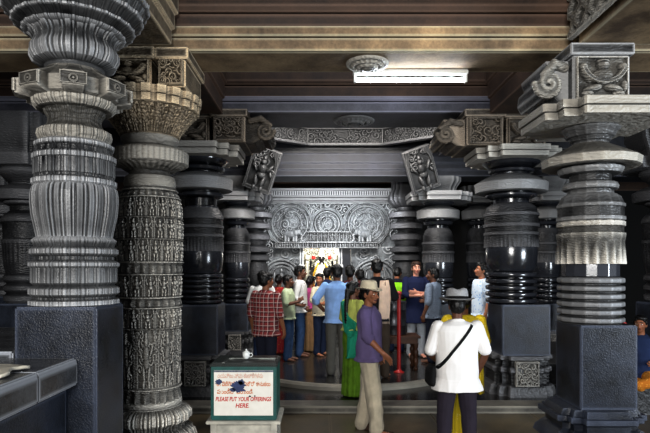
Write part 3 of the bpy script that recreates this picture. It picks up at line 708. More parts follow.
def hand(mb, w, d, nrm, side_sign, curl=.5, sc_=1.0, thumb=1.0):
    w, d, nrm = Vector(w), Vector(d).normalized(), Vector(nrm)
    nrm = (nrm - d * nrm.dot(d)).normalized(); sd = d.cross(nrm) * side_sign
    tube(mb, [w - d * .02, w + d * .03, w + d * .075 * sc_], [.015, .0165, .0155], 14, 2.3, sd)
    for k, (o, L_) in enumerate(((.031, .068), (.011, .078), (-.010, .073), (-.030, .058))):
        b = w + d * (.082 - .005 * abs(k - 1)) * sc_ + sd * o
        c1 = curl * (.7 + .12 * k); d1 = (d * math.cos(c1) + nrm * math.sin(c1) + sd * o * 2).normalized(); c2 = c1 + curl * .9
        d2 = (d * math.cos(c2) + nrm * math.sin(c2) + sd * o * 2).normalized()
        m_ = b + d1 * L_ * .52 * sc_
        tube(mb, [b - d * .02, b, m_, m_ + d2 * L_ * .5 * sc_], [.0095, .009, .0085, .007], 8)
    tb_ = w + d * .02 + sd * .026
    td = (d * .75 + sd * .75 * thumb + nrm * .35).normalized()
    tube(mb, [tb_, tb_ + td * .04, tb_ + td * .04 + (td + d * .6).normalized() * .032], [.013, .0105, .008], 8)

ARM = dict(
    down=((.25, .03, 1.13), (.275, -.06, .88), (.02, -.12, -1), (-1, 0, 0), .5),
    fwd=((.245, .0, 1.14), (.20, -.22, 1.10), (-.1, -1, .05), (-1, 0, 0), .7),
    up=((.24, -.12, 1.20), (.14, -.24, 1.42), (-.2, -.3, 1), (-.6, .5, 0), .5),
    pray=((.23, -.10, 1.16), (.05, -.26, 1.28), (-.15, -.3, 1), (-1, 0, 0), .2),
    hip=((.34, .08, 1.17), (.21, -.06, 1.00), (-.9, -.3, -.3), (0, 0, 1), .5))

def person(name, label, x, y, z, H, rz, skin='brown', top=None, legs=None, sleeve='short', armL='down', armR='down', head=(0, 0), lean=0, stride=(0, 0),
           hem=.88, hair=HAIR, hairstyle='short', shoe=None, vox=.009, seed=1, group=None, girth=1.0, skirt=None, shw=1.0, collar=True, seated=False, longtop=None, wr=.006, stance=.1, keep=.6, skw=1.0, lw=1.0):
    k = H / 1.70; rnd = random.Random(seed)
    g = girth
    lr = Matrix.Rotation(lean, 3, 'X'); pv = Vector((0, 0, .93))
    T = lambda p: (lr @ (Vector(p) - pv)) + pv
    hy = Matrix.Rotation(head[0], 3, 'Z') @ Matrix.Rotation(head[1], 3, 'X'); hp = Vector((0, .01, 1.47))
    HT = lambda p: T(hy @ (Vector(p) - hp) + hp)
    HR = lr @ hy
    mb = MB()
    ux, uy = lr @ Vector((1, 0, 0)), lr @ Vector((0, 1, 0))
    tor = [(.82, .10, .08, 0), (.88, .15, .105, 0), (.95, .158, .11, 0), (1.04, .145, .10, 0), (1.15, .148, .105, -.005), (1.26, .165, .112, -.005), (1.35, .172, .105, 0), (1.405, .14, .085, .005), (1.44, .075, .062, .01), (1.455, .05, .05, .01)]
    loft(mb, [(T((0, yo, zz_)), rx * g * shw * .93, ry * g * .93, ux, uy) for zz_, rx, ry, yo in tor])
    tube(mb, [T((0, .012, 1.38)), T((0, .012, 1.46)), HT((0, .0, 1.54))], [.062, .053, .052])
    ell(mb, HT((0, -.005, 1.615)), (.074, .096, .092), HR, 18, 14)
    ell(mb, HT((0, -.04, 1.568)), (.060, .062, .072), HR, 16, 12)
    ell(mb, HT((0, -.072, 1.515)), (.030, .030, .024), HR)
    tube(mb, [HT((0, -.098, 1.612)), HT((0, -.113, 1.585)), HT((0, -.124, 1.566))], [.008, .011, .014])
    for sx in (-1, 1):
        ell(mb, HT((sx * .013, -.106, 1.562)), (.011, .012, .009), HR)
        ell(mb, HT((sx * .075, .005, 1.585)), (.010, .020, .032), HR)
        ell(mb, HT((sx * .040, -.078, 1.575)), (.026, .022, .022), HR)
        ell(mb, HT((sx * .030, -.090, 1.622)), (.028, .014, .009), HR)
    ell(mb, HT((0, -.099, 1.540)), (.024, .012, .007), HR); ell(mb, HT((0, -.096, 1.528)), (.020, .012, .008), HR)
    arms = []
    for sx, a in ((1, armL), (-1, armR)):
        A = ARM[a] if isinstance(a, str) else a
        mir = (lambda p: Vector((p[0] * sx, p[1], p[2]))) if isinstance(a, str) else (lambda p: Vector(p))
        sh = T((sx * .178 * shw * (.5 + .5 * g), .005, 1.385)); e, w = T(mir(A[0])), T(mir(A[1])); hd, hn = lr @ mir(A[2]), lr @ mir(A[3])
        arms.append((sh, e, w))
        gg = .85 + .15 * g
        tube(mb, [sh, sh.lerp(e, .5), e, e.lerp(w, .35), w], [.050 * gg, .046 * gg, .038 * gg, .039 * gg, .026])
        hand(mb, w, hd, hn, -sx if True else sx, A[4])
    # legs
    L_ = []
    for sx, st in ((1, stride[0]), (-1, stride[1])):
        hipj = Vector((sx * .085, 0, .90))
        if seated: kn, an = Vector((sx * .2, -.36, .86)), Vector((sx * -.05, -.30, .80))
        else: kn, an = Vector((sx * (stance * .95), st * .5 - .015, .485)), Vector((sx * stance, st, .085))
        L_.append((hipj, kn, an))
        tube(mb, [hipj, hipj.lerp(kn, .5), kn, kn.lerp(an, .35), an], [.088, .072, .053, .052, .036])
        fd = Vector((sx * .16, -1, 0)).normalized()
        if not seated:
            tube(mb, [an + Vector((0, .035, -.05)), an + Vector((0, .0, -.04)), an + fd * .10 + Vector((0, 0, -.055)), an + fd * .16 + Vector((0, 0, -.062))], [.032, .036, .028, .022], 12, 1.25, (1, 0, 0))
            for q in range(5): 
                c_ = an + fd * (.175 - .006 * q) + Vector((sx * (-.028 + .0145 * q), 0, -.068)); tube(mb, [c_ - fd * .03, c_ + fd * .012], [.011 - .0012 * q] * 2, 8)
    me = fuse(mb, name, vox, 3, keep=keep)
    body = link(name, me, [SKIN[skin], LIP[skin]], loc=(x, y, z), rot=(0, 0, rz), auto=None)
    lipc = HT((0, -.102, 1.534))
    for p in me.polygons:
        d_ = HR.transposed() @ (p.center - lipc)
        if (d_.x / .028) ** 2 + (d_.z / .012) ** 2 < 1 and abs(d_.y) < .03: p.material_index = 1
    body.scale = (k, k, k)
    tag(body, label, 'person', group)
    # eyes and brows
    for sx in (-1, 1):
        q = MB(); ell(q, HT((sx * .031, -.0865, 1.603)), (.0145, .012, .0085), HR, 12, 8); nw = len(q.f); ell(q, HT((sx * .031, -.0925, 1.603)), (.0065, .0075, .0065), HR, 10, 8)
        em = q.me('eye'); e_ = link('eye', em, [EYEW, IRIS], body, auto=None)
        for i, p in enumerate(em.polygons): p.material_index = 0 if i < nw else 1
        q = MB(); tube(q, [HT((sx * .012, -.102, 1.628)), HT((sx * .03, -.104, 1.636)), HT((sx * .05, -.088, 1.630))], [.004, .005, .003], 8)
        link('eyebrow', q.me('eyebrow'), hair, body, auto=None)
    # hair
    q = MB()
    if hairstyle != 'bald':
        ell(q, HT((0, .016, 1.636 if hairstyle != 'hat' else 1.622)), (.083, .096, .085) if hairstyle != 'hat' else (.079, .094, .075), HR, 20, 14)
        ell(q, HT((0, .045, 1.60)), (.076, .07, .085), HR, 18, 12)
        for sx in (-1, 1): tube(q, [HT((sx * .074, -.03, 1.64)), HT((sx * .074, -.022, 1.595))], [.018, .008])
        if hairstyle != 'hat': ell(q, HT((.015 * rnd.choice([-1, 1]), -.055, 1.685)), (.06, .04, .03), HR)
        for j in range(26 if hairstyle != 'hat' else 0):
            a = rnd.random() * 6.28; r_ = rnd.random() ** .5
            c_ = (r_ * .078 * math.cos(a), .012 + r_ * .088 * math.sin(a), 1.636 + .085 * math.sqrt(max(0, 1 - r_ * r_ * .95)))
            ell(q, HT(c_), (.022, .022, .014), HR, 8, 6)
    if hairstyle == 'bun': ell(q, HT((0, .125, 1.60)), (.055, .05, .055), HR)
    if hairstyle == 'curly_bun':
        for j in range(14): ell(q, HT((rnd.uniform(-.05, .05), .10 + rnd.uniform(-.03, .06), 1.63 + rnd.uniform(-.05, .05))), (.035, .035, .035), HR, 8, 6)
    if hairstyle == 'braid':
        tube(q, [HT((0, .10, 1.58)), T((0, .125, 1.44)), T((0, .135, 1.25)), T((.01, .13, 1.08))], [.045, .034, .028, .014])
        for j in range(9): ell(q, T((0, .132, 1.42 - j * .038)), (.034, .03, .022))
    if hairstyle != 'bald':
        link('hair', fuse(q, 'hair', max(.006, vox * .8), 2, wrinkle=.004, wscale=(40, 40, 40), seed=seed), hair, body, auto=None)
    # top
    if top:
        q = MB(); o = .020
        tt = [s_ for s_ in tor if s_[0] >= hem - .001]
        low = np.interp(hem, [.80, .88, .95, 1.04], [.165, .168, .166, .155]); 
        secs = [(T((0, 0, hem)), (low + o + .026) * g, (.118 + o + .024) * g, ux, uy)]
        if hem < .8:
            secs = [(Vector((0, 0, hem)), (.2 + o) * g, (.15 + o) * g, ux, uy), (T((0, 0, .85)), (.172 + o) * g, (.122 + o) * g, ux, uy)]
            tt = [s_ for s_ in tor if s_[0] > .86]
        secs += [(T((0, yo, zz_)), (max(rx, .155 if zz_ < 1.2 else 0) * shw + o) * g, (max(ry, .108 if zz_ < 1.2 else 0) + o + (.010 if zz_ < 1.06 else 0)) * g, ux, uy) for zz_, rx, ry, yo in tt if zz_ > hem + .03 and zz_ < 1.43]
        secs.append((T((0, .012, 1.448)), .082, .07, ux, uy))
        loft(q, secs, 28, 2.3)
        for sh, e, w in arms:
            if sleeve == 'short': pt = sh.lerp(e, .88); tube(q, [sh, sh.lerp(e, .45), pt], [.068, .066, .066])
            elif sleeve == 'elbow': tube(q, [sh, e, e.lerp(w, .12)], [.068, .058, .058])
            else: tube(q, [sh, sh.lerp(e, .5), e, e.lerp(w, .5), e.lerp(w, .93)], [.068, .060, .052, .048, .040])
        if collar:
            ring = [T((.066 * math.cos(t), .012 + .060 * math.sin(t), 1.448 + .012 * math.sin(t))) for t in np.linspace(-PI / 2, 3 * PI / 2, 17)]
            tube(q, ring, [.012] * 17, 8)
        tm = link('shirt', fuse(q, 'shirt', max(.006, vox * .9), 3, wrinkle=wr, seed=seed, keep=keep), top, body, auto=None)
    # trousers or skirt
    if legs and skirt is None:
        q = MB()
        loft(q, [(Vector((0, 0, .80)), .15, .11, (1, 0, 0), (0, 1, 0)), (Vector((0, 0, .88)), .166 * g, .118 * g, (1, 0, 0), (0, 1, 0)), (Vector((0, 0, .96)), .155 * g, .108 * g, (1, 0, 0), (0, 1, 0)), (Vector((0, 0, 1.03)), .14 * g, .095 * g, (1, 0, 0), (0, 1, 0))])
        for h_, kn, an in L_:
            tube(q, [h_, h_.lerp(kn, .5), kn, kn.lerp(an, .5), an + Vector((0, .01, -.02))], [.092, .088 * (.5 + .5 * lw), .074 * lw, .068 * lw, .066 * lw])
        link('trousers', fuse(q, 'trousers', max(.007, vox), 3, wrinkle=wr * 1.2, seed=seed + 5, wscale=(8, 8, 5), keep=keep), legs, body, auto=None)
    if skirt:
        th = np.arange(120) * 2 * PI / 120; vv = []; zs = np.linspace(1.04, .02, 26)
        for zz_ in zs:
            f_ = (1.04 - zz_) / 1.02; rx = .165 + .05 * min(1, f_ * 4) + .06 * f_; ry = .125 + .045 * min(1, f_ * 4) + .06 * f_
            pl = 1 + (.012 + .05 * f_) * np.sin(th * 17 + 2 * np.sin(th * 3 + seed))
            rx *= 1 + (skw - 1) * min(1, f_ * 3); ry *= 1 + (skw - 1) * min(1, f_ * 3)
            for t, a in zip(th, pl): vv.append((rx * a * math.cos(t), ry * a * math.sin(t), zz_))
        ff = [[i * 120 + j, i * 120 + (j + 1) % 120, (i + 1) * 120 + (j + 1) % 120, (i + 1) * 120 + j] for i in range(25) for j in range(120)] + [list(range(120))[::-1], [25 * 120 + j for j in range(120)]]
        q = MB().add(vv, ff); link('skirt', q.me('skirt'), skirt, body, auto=None)
    if shoe:
        for h_, kn, an in L_:
            q = MB(); fd = Vector((0, -1, 0))
            tube(q, [an + Vector((0, .04, -.052)), an + Vector((0, -.0, -.042)), an + Vector((0, -.10, -.055)), an + Vector((0, -.17, -.06))], [.038, .042, .036, .028], 12, 1.2, (1, 0, 0))
            q.box(an.x - .045, an.x + .045, an.y - .21, an.y + .08, .0, .022)
            link('shoe', fuse(q, 'shoe', .008, 2), shoe, body, auto=None)
    body['_lean'] = lean
    del body['_lean']
    return body, HT, T, HR

def fedora(body, HT, HR, mat, band, name='hat', r=.098, sz=1.0):
    """brimmed hat worn on the head"""
    prof = [(.06, .008), (.094, .0), (.130, -.004), (.150, -.002), (.153, .002), (.130, .004), (.098, .012), (.096, .05), (.092, .085), (.082, .105), (.06, .112), (.02, .104)]
    HT0 = HT; HT = lambda p: HT0((p[0] * sz, .008 + (p[1] - .008) * sz, 1.650 + (p[2] - 1.650) * (.5 + sz / 2)))
    n = 64; vv = []; th = np.arange(n) * 2 * PI / n
    for i, (rr, h) in enumerate(prof):
        for t in th:
            X, Yv = rr * .90 * math.cos(t), rr * 1.08 * math.sin(t); zz_ = h
            if rr > .11: zz_ += .022 * abs(math.cos(t)) ** 2 - .010 * (1 if math.sin(t) < 0 else .0) * abs(math.sin(t))
            if h > .08: zz_ -= .018 * math.exp(-(X / .03) ** 2); X *= 1 - .14 * max(0, -math.sin(t))
            vv.append(HT((X, Yv + .008, 1.650 + zz_)))
    m_ = len(prof)
    ff = [[i * n + j, i * n + (j + 1) % n, (i + 1) * n + (j + 1) % n, (i + 1) * n + j] for i in range(m_ - 1) for j in range(n)] + [[(m_ - 1) * n + j for j in range(n)], list(range(n))[::-1]]
    h = link(name, MB().add(vv, ff).me(name), mat, body, auto=60)
    vv = []
    for rr, hh in ((.0985, .011), (.1005, .012), (.0995, .034), (.0965, .035)):
        for t in th: vv.append(HT((rr * .90 * math.cos(t), rr * 1.08 * math.sin(t) + .008, 1.650 + hh)))
    ff = [[i * n + j, i * n + (j + 1) % n, (i + 1) * n + (j + 1) % n, (i + 1) * n + j] for i in range(3) for j in range(n)]
    link('hat_band', MB().add(vv, ff).me('hat_band'), band, h, auto=None)
    return h

def ribbon(rows, thick=.006):
    """sheet through rows of points (each row a list of points across), given thickness"""
    n = len(rows[0]); m_ = len(rows)
    me = pydata('ribbon', [p for r in rows for p in r], [[i * n + j, i * n + j + 1, (i + 1) * n + j + 1, (i + 1) * n + j] for i in range(m_ - 1) for j in range(n - 1)])
    bm = bmesh.new(); bm.from_mesh(me); bmesh.ops.recalc_face_normals(bm, faces=bm.faces)
    bmesh.ops.solidify(bm, geom=bm.faces[:], thickness=thick); bm.to_mesh(me); bm.free()
    return me

from mathutils.bvhtree import BVHTree
def drape(body, mat, part, path, width, thick=.01, off=.022, src=('shirt', 'skirt', 'trousers'), folds=.005, nacross=13):
    """cloth strip laid over the clothed body: path of (x, z, from-side, width factor) cast along y"""
    verts, polys = [], []
    for ch in body.children:
        if ch.name.split('.')[0] in src:
            o = len(verts); verts += [v.co.copy() for v in ch.data.vertices]; polys += [[i + o for i in p.vertices] for p in ch.data.polygons]
    bv = BVHTree.FromPolygons(verts, polys)
    rows = []
    P = [Vector((a[0], a[1])) for a in path]
    for i, a in enumerate(path):
        t = (P[min(i + 1, len(P) - 1)] - P[max(0, i - 1)]).normalized(); nrm = Vector((-t.y, t.x)); row = []
        for j in range(nacross):
            u = (j / (nacross - 1) - .5) * width * (a[3] if len(a) > 3 else 1); q = P[i] + nrm * u; s_ = a[2]
            hit = bv.ray_cast(Vector((q.x, s_ * 1.0, q.y)), Vector((0, -s_, 0)))
            yv = hit[0].y if hit[0] is not None else (row[-1].y if row else (rows[-1][j].y if rows else s_ * .1))
            row.append(Vector((q.x, yv + s_ * (off + folds * math.sin(j * 2.4 + i * .3)), q.y)))
        rows.append(row)
    return link(part, ribbon(rows, thick), mat, body, auto=None)
# ------------------------------------------------------------------ shrine wall
YS = 13.1; ss = F / YS
sx_ = lambda px: (px - VX) / ss
sz_ = lambda py: EYE + (VY - py) / ss
shr = thing('shrine_wall', 'silver-grey carved stone screen wall around the bright sanctum doorway', 'shrine wall', (sx_(329.5), YS, .09))
cx_ = sx_(329.5)
def rz_(py): return sz_(py) - .09
ztop, zdoor = rz_(203), rz_(247)
Wt = (398 - 261) / ss
def upper(u, v):
    px = 261 + 137 * u; py = 247 - 44 * v
    h = foliage(u, v, 137 / 44, 17, 150, .07, .22, 1.8)
    for cx, cy, R in ((327, 224, 15), (290, 224, 22), (366, 224, 22)):
        d = np.hypot(px - cx, py - cy)
        h = np.where((d < R) & (py < 246), .35 * h + .5 * (np.abs(d - R * .55) < 1.2) + .4 * bump2(px, py, cx, cy, R * .35, R * .5), h)
        h = np.maximum(h, 1.1 * (np.abs(d - R) < 1.3) + .9 * (np.abs(d - R * .8) < .7))
    return np.maximum(h, .9 * ((v > .97) | (u < .01) | (u > .99)))
link('upper_panel', relief('upper_panel', Wt, ztop - zdoor, 420, 150, upper, .07, .25), SHR, shr, loc=(0, 0, zdoor))
def flank(sd):
    def f(u, v):
        X, Yv = (u - .5) * 1.0, v * 2.2
        d = np.hypot(X, (Yv - 1.45)); h = .5 * foliage(u, v, .42, 30 + sd, 60, .03, .08, 1.5)
        for k, R in enumerate((.46, .38, .30)): h = np.maximum(h, (1 - .15 * k) * ((np.abs(d - R) < .022) & (Yv > 1.3)))
        h = np.where((d < .27) | ((np.abs(X) < .27) & (Yv < 1.45)), .2, h)
        return np.maximum(h, 1.2 * figure(X / .55, np.clip((Yv - .75) / 1.0, 0, 1)) * ((Yv > .75) & (Yv < 1.75)))
    return f
dl, dr = 302, 351
for sd, a, b in ((0, 261, dl), (1, dr, 398)):
    w = (b - a) / ss
    link('flank_panel', relief('flank_panel', w, zdoor, 130, 220, flank(sd), .06, .25), SHR, shr, loc=(sx_((a + b) / 2) - cx_, 0, 0))
# torana bands with elephants
def frow(n, sd=1): return lambda u, v: np.maximum(figrow(u, np.clip(v * 1.1 - .05, 0, 1), n), 1.0 * ((v < .1) | (v > .9)))
band = link('torana_band', relief('torana_band', (350 - 307) / ss, (243 - 232) / ss, 260, 50, frow(12), .08, .2), SHR, shr, loc=(sx_(328.5) - cx_, -.14, rz_(243)))
band = link('torana_band', relief('torana_band', (377 - 276) / ss, (248 - 242) / ss, 420, 34, frow(22), .07, .22), SHR, shr, loc=(sx_(326.5) - cx_, -.16, rz_(248.5)))
for px, s_ in ((291, 1), (364, -1)):
    q = MB(); L_ = .24
    ell(q, (0, 0, .17), (.17, .07, .095)); ell(q, (s_ * .17, 0, .22), (.075, .06, .075)); ell(q, (s_ * .13, -.05, .21), (.045, .02, .06))
    tube(q, [(s_ * .22, 0, .21), (s_ * .265, -.01, .13), (s_ * .25, -.02, .06), (s_ * .28, -.02, .03)], [.035, .028, .02, .016])
    tube(q, [(s_ * .22, -.03, .19), (s_ * .29, -.04, .15)], [.012, .008])
    for lx in (-.12, -.05, .07, .13): tube(q, [(lx, -.02, .14), (lx, -.025, .03)], [.036, .034])
    tube(q, [(-s_ * .16, 0, .2), (-s_ * .2, -.01, .09)], [.012, .009])
    link('elephant', fuse(q, 'elephant', .01, 2), SHR, shr, loc=(sx_(px) - cx_, -.17, rz_(242.3)))
mb = MB()
for y0, y1, d in ((203, 200, .10), (200, 197, .16), (197, 192, .24), (192, 190, .30)): mb.box(-(Wt / 2) - .1, Wt / 2 + .1, -d, .2, rz_(y0) + .003, rz_(y1))
for k in range(60): mb.box(-Wt / 2 + k * Wt / 60, -Wt / 2 + (k + .55) * Wt / 60, -.27, -.2, rz_(196.6), rz_(192.6))
link('cornice', mb.me('cornice', .004), STP, shr)
for a, b in ((300, 303.5), (338.5, 342)): bxj = link('door_jamb', MB().box(sx_(a) - cx_, sx_(b) - cx_, -.1, .25, 0, zdoor).box(sx_(a) - cx_ - .02, sx_(b) - cx_ + .02, -.13, .25, zdoor - .5, zdoor - .42).box(sx_(a) - cx_ - .02, sx_(b) - cx_ + .02, -.13, .25, 0, .3).me('door_jamb', .008), SHR, shr)
NAVY = plain('blue_black_panel', (26, 30, 44), .4, noise=.2)
link('door_leaf', MB().box(sx_(342.2) - cx_, sx_(350.5) - cx_, -.06, .1, 0, zdoor).me('door_leaf', .006), NAVY, shr)
struct(bx('wall_back.001', -9.2, 9.2, 13.4, 13.6, 3.75, 5.35, BEAMB))
struct(bx('wall_back.002', -9.2, sx_(258), 13.4, 13.6, 0, 3.75, WALLM)); struct(bx('wall_back.003', sx_(401), 9.2, 13.4, 13.6, 0, 3.75, WALLM))
def pilaster(label, px):
    Y = 12.4; s_ = F / Y
    t = thing('shrine_pilaster', label, 'pilaster', ((px - VX) / s_, Y, .09)); q = lambda py: EYE + (VY - py) / s_ - .09
    link('shaft', lathe('shaft', [(.2, 0, X_), (.3, .02, X_), (.3, .3, X_), (.24, .35, X_), (.24, 1.1, X_), (.22, q(297), O)] + [(r / s_, q(y), O) for y, r in ((296, 12), (292, 14), (288, 14), (286, 11), (280, 13), (268, 13.5), (262, 11), (260, 14), (256, 14), (254, 11), (252, 15), (248, 15), (246, 11), (240, 12))], 96), DARK, t)
    for y0, r in ((240, 15), (229, 16), (218, 17)):
        link('disc', lathe('disc', [(8 / s_, q(y0 + 1), O), (r / s_, q(y0), O), (r / s_, q(y0 - 4.5), O), (9 / s_, q(y0 - 7), O), (8 / s_, q(y0 - 11), O)], 96), DARK, t)
    link('capital', lathe('capital', [(8 / s_, q(208), O), (14 / s_, q(205), X_), (17 / s_, q(201), X_), (17 / s_, q(196), X_), (14 / s_, q(190), X_), (14 / s_, q(178), X_)], 96), DARK, t)
pilaster('stacked-disc stone pilaster at the left end of the carved shrine wall', 255)
pilaster('stacked-disc stone pilaster at the right end of the carved shrine wall', 406)

# ------------------------------------------------------------------ sanctum: silver frame, idol
SILV = plain('bright_silver', (222, 222, 216), .3, metal=.55, noise=.1, scale=20, bump=.35)
BLACKST = plain('black_idol_stone', (26, 24, 26), .3, noise=.1)
WHITEC = cloth('white_silk', (232, 228, 218)); YEL = plain('marigold_yellow', (236, 190, 30), .7, noise=.25, scale=50, bump=.4); REDF = plain('red_flowers', (190, 36, 24), .7, noise=.2); GOLD = plain('gold', (212, 160, 60), .3, metal=.9)
struct(bx('wall_sanctum', -.75, 1.0, 14.5, 14.6, .09, 2.7, plain('sanctum_plaster', (212, 208, 196), .7)))
struct(bx('wall_sanctum.001', -.80, -.7, 13.4, 14.6, .09, 2.7, MATS['sanctum_plaster'])); struct(bx('wall_sanctum.002', .95, 1.05, 13.4, 14.6, .09, 2.7, MATS['sanctum_plaster']))
struct(bx('ceiling_sanctum', -.8, 1.05, 13.36, 14.6, 2.55, 2.7, MATS['sanctum_plaster']))
YI = 13.9; si = F / YI
fr = thing('silver_arch', 'ornate silver arch frame behind the garlanded idol in the doorway', 'shrine frame', ((321 - VX) / si, YI + .45, .09))
def archf(u, v):
    X, Yv = (u - .5) * 2, v
    d = np.hypot(X, np.clip(Yv - .6, 0, 1) * 2.4)
    h = foliage(u, v, .45, 77, 90, .03, .08, 1.6)
    return np.where(d < .5, .15, np.maximum(h, 1.2 * (np.abs(d - .55) < .05)))
link('arch_panel', relief('arch_panel', .95, 2.35, 130, 220, archf, .07, .05), SILV, fr)
for s_ in (-1, 1): link('column', lathe('column', [(.09, 0, S), (.09, .8, S), (.05, .85, O), (.06, 1.1, O), (.045, 1.3, O), (.055, 1.7, O), (.04, 1.95, O), (.08, 2.0, O), (.08, 2.1, O)], 64), SILV, fr, loc=(s_ * .36, -.14, 0))
ped = thing('idol_pedestal', 'silver pedestal under the idol in the doorway', 'pedestal', ((321.5 - VX) / si, YI, .09))
link('plinth', lathe('plinth', [(.28, 0, X_), (.28, .2, X_), (.24, .25, X_), (.24, .95, X_), (.3, 1.0, X_), (.3, 1.08, X_)], 96), SILV, ped)
idol = thing('temple_idol', 'black stone idol draped in white cloth with yellow and red flower garlands', 'idol', ((321.5 - VX) / si, YI, 1.17))
q = MB(); loft(q, [((0, 0, 0), .17, .12, (1, 0, 0), (0, 1, 0)), ((0, 0, .3), .15, .10, (1, 0, 0), (0, 1, 0)), ((0, 0, .5), .12, .09, (1, 0, 0), (0, 1, 0)), ((0, 0, .72), .17, .1, (1, 0, 0), (0, 1, 0)), ((0, 0, .82), .08, .06, (1, 0, 0), (0, 1, 0))])
ell(q, (0, -.01, .93), (.075, .08, .1)); tube(q, [(0, 0, .8), (0, 0, .9)], [.05, .045]); tube(q, [(0, -.08, .93), (0, -.1, .905)], [.01, .014])
for s_ in (-1, 1):
    tube(q, [(s_ * .17, 0, .74), (s_ * .26, -.03, .56), (s_ * .22, -.14, .46)], [.045, .04, .03]); tube(q, [(s_ * .17, .01, .74), (s_ * .28, 0, .66), (s_ * .27, -.05, .85)], [.04, .035, .028]); ell(q, (s_ * .078, 0, .92), (.012, .02, .04))
link('body', fuse(q, 'body', .01, 2), BLACKST, idol)
q = MB(); loft(q, [((0, 0, -.0), .24, .16, (1, 0, 0), (0, 1, 0)), ((0, 0, .3), .2, .13, (1, 0, 0), (0, 1, 0)), ((0, 0, .6), .17, .12, (1, 0, 0), (0, 1, 0)), ((0, 0, .76), .19, .11, (1, 0, 0), (0, 1, 0))])
link('white_drapery', fuse(q, 'white_drapery', .012, 2, wrinkle=.012, wscale=(16, 16, 4)), WHITEC, idol)
link('crown', lathe('crown', [(.085, .98, O), (.09, 1.02, O), (.07, 1.05, O), (.075, 1.10, O), (.045, 1.14, O), (.045, 1.18, O), (.01, 1.22, O)], 48), SILV, idol)
for s_, m_ in ((1, YEL), (-1, YEL)):
    q = MB(); 
    for k in range(16):
        f_ = k / 15; ell(q, (s_ * (.09 + .12 * math.sin(f_ * 2.4)), -.13 - .02 * math.sin(f_ * 3), .80 - .62 * f_), (.024, .022, .026), n=8, m=6)
    link('garland', q.me('garland'), m_, idol)
for px, pz in ((-.17, .2), (.08, .24), (.14, .22), (-.2, .95), (.2, .95)):
    q = MB()
    for k in range(7): ell(q, (px + .03 * math.cos(k * .9), -.16 + .02 * (k % 2), pz + .03 * math.sin(k * .9)), (.026, .026, .026), n=8, m=6)
    link('flower_cluster', q.me('flower_cluster'), REDF, idol)

# ------------------------------------------------------------------ fluorescent tube
WHITEP = plain('white_enamel', (228, 230, 228), .35, noise=.04)
GLOW = plain('lit_tube', (236, 244, 255), .3, emit=34, noise=0)
tl = thing('fluorescent_light', 'long lit fluorescent tube light below the pale beam', 'tube light', (.88, 5.36, 3.79))
link('batten', MB().box(-.56, .56, -.03, .03, -.05, 0).me('batten', .008), WHITEP, tl)
for s_ in (-1, 1): link('tube_holder', MB().box(s_ * .54 - .012, s_ * .54 + .012, -.02, .02, -.125, -.045).me('tube_holder', .004), WHITEP, tl)
link('tube', lathe('tube', [(.016, -.53, O), (.018, -.525, O), (.018, .525, O), (.016, .53, O)], 24), GLOW, tl, loc=(0, 0, -.10), rot=(0, PI / 2, 0))

# ------------------------------------------------------------------ side bench at left with a cloth
bench = thing('stone_bench', 'dark polished stone side bench with pale chipped edges, bottom left corner', 'stone bench', (-3.3, 2.6, 0))
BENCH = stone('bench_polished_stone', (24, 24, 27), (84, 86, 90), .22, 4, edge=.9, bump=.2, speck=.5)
link('wall_below', MB().box(-1.7, 1.62, -3.5, 1.05, 0, 1.06).me('wall_below', .01), STB, bench)
for y0, y1 in ((-3.5, -1.2), (-1.195, .545), (.55, 1.055)):
    link('coping_slab', MB().sweep([(-1.7, 1.062), (1.64, 1.062), (1.69, 1.09), (1.69, 1.235), (1.675, 1.262), (-1.7, 1.262)], y0, y1, 'y').me('coping_slab', .008), BENCH, bench)
link('rear_slab', MB().box(-1.7, 1.245, 1.075, 2.6, 1.06, 1.30).me('rear_slab', .012), BENCH, bench)
q = MB()
vv = []; nx_, ny_ = 40, 26
for j in range(ny_):
    for i in range(nx_):
        u, v = i / (nx_ - 1), j / (ny_ - 1)
        vv.append((-2.25 + .53 * u + .02 * math.sin(v * 9), 2.97 + .30 * v + .02 * math.sin(u * 11), 1.284 + .014 * abs(mnoise.noise(Vector((u * 3, v * 3, 2)))) + .012 * math.sin(PI * v)))
ff = [[j * nx_ + i, j * nx_ + i + 1, (j + 1) * nx_ + i + 1, (j + 1) * nx_ + i] for j in range(ny_ - 1) for i in range(nx_ - 1)]
me = pydata('folded_cloth', vv, ff); bm = bmesh.new(); bm.from_mesh(me); bmesh.ops.solidify(bm, geom=bm.faces[:], thickness=.018); bm.to_mesh(me); bm.free()
tag(link('folded_cloth', me, cloth('off_white_cloth', (214, 208, 194)), auto=None), 'folded off-white cloth lying on the stone bench at left', 'cloth')

# ------------------------------------------------------------------ offerings box on its white stand
TEAL = plain('teal_paint', (30, 104, 98), .4, noise=.2, scale=14); TEALD = plain('dark_green_lid', (34, 46, 42), .35, noise=.25, scale=14)
SIGNW = plain('sign_white', (232, 228, 218), .5, noise=.06, scale=10); STANDW = plain('stand_white', (214, 210, 198), .55, noise=.2, scale=9)
RED = plain('red_lettering', (190, 30, 34), .6, noise=.05); ORA = plain('orange_lettering', (214, 128, 84), .6, noise=.1); PNK = plain('faded_pink_lettering', (222, 176, 160), .6, noise=.1); BLU = plain('blue_ink', (58, 78, 128), .6, noise=.2)
YB = 5.1; xb = (243.5 - VX) / 107.8
stand = thing('box_stand', 'white painted wooden stand under the teal offerings box', 'stand', (xb, YB + .24, 0))
link('top_board', MB().box(-.345, .345, -.27, .25, .415, .445).me('top_board', .006), STANDW, stand)
for a in (-1, 1):
    for b in (-1, 1): link('leg', MB().box(a * .28 - .03, a * .28 + .03, b * .2 - .03, b * .2 + .03, 0, .415).me('leg', .005), STANDW, stand)
link('front_panel', MB().box(-.25, .25, -.225, -.2, .06, .40).me('front_panel', .005), STANDW, stand)
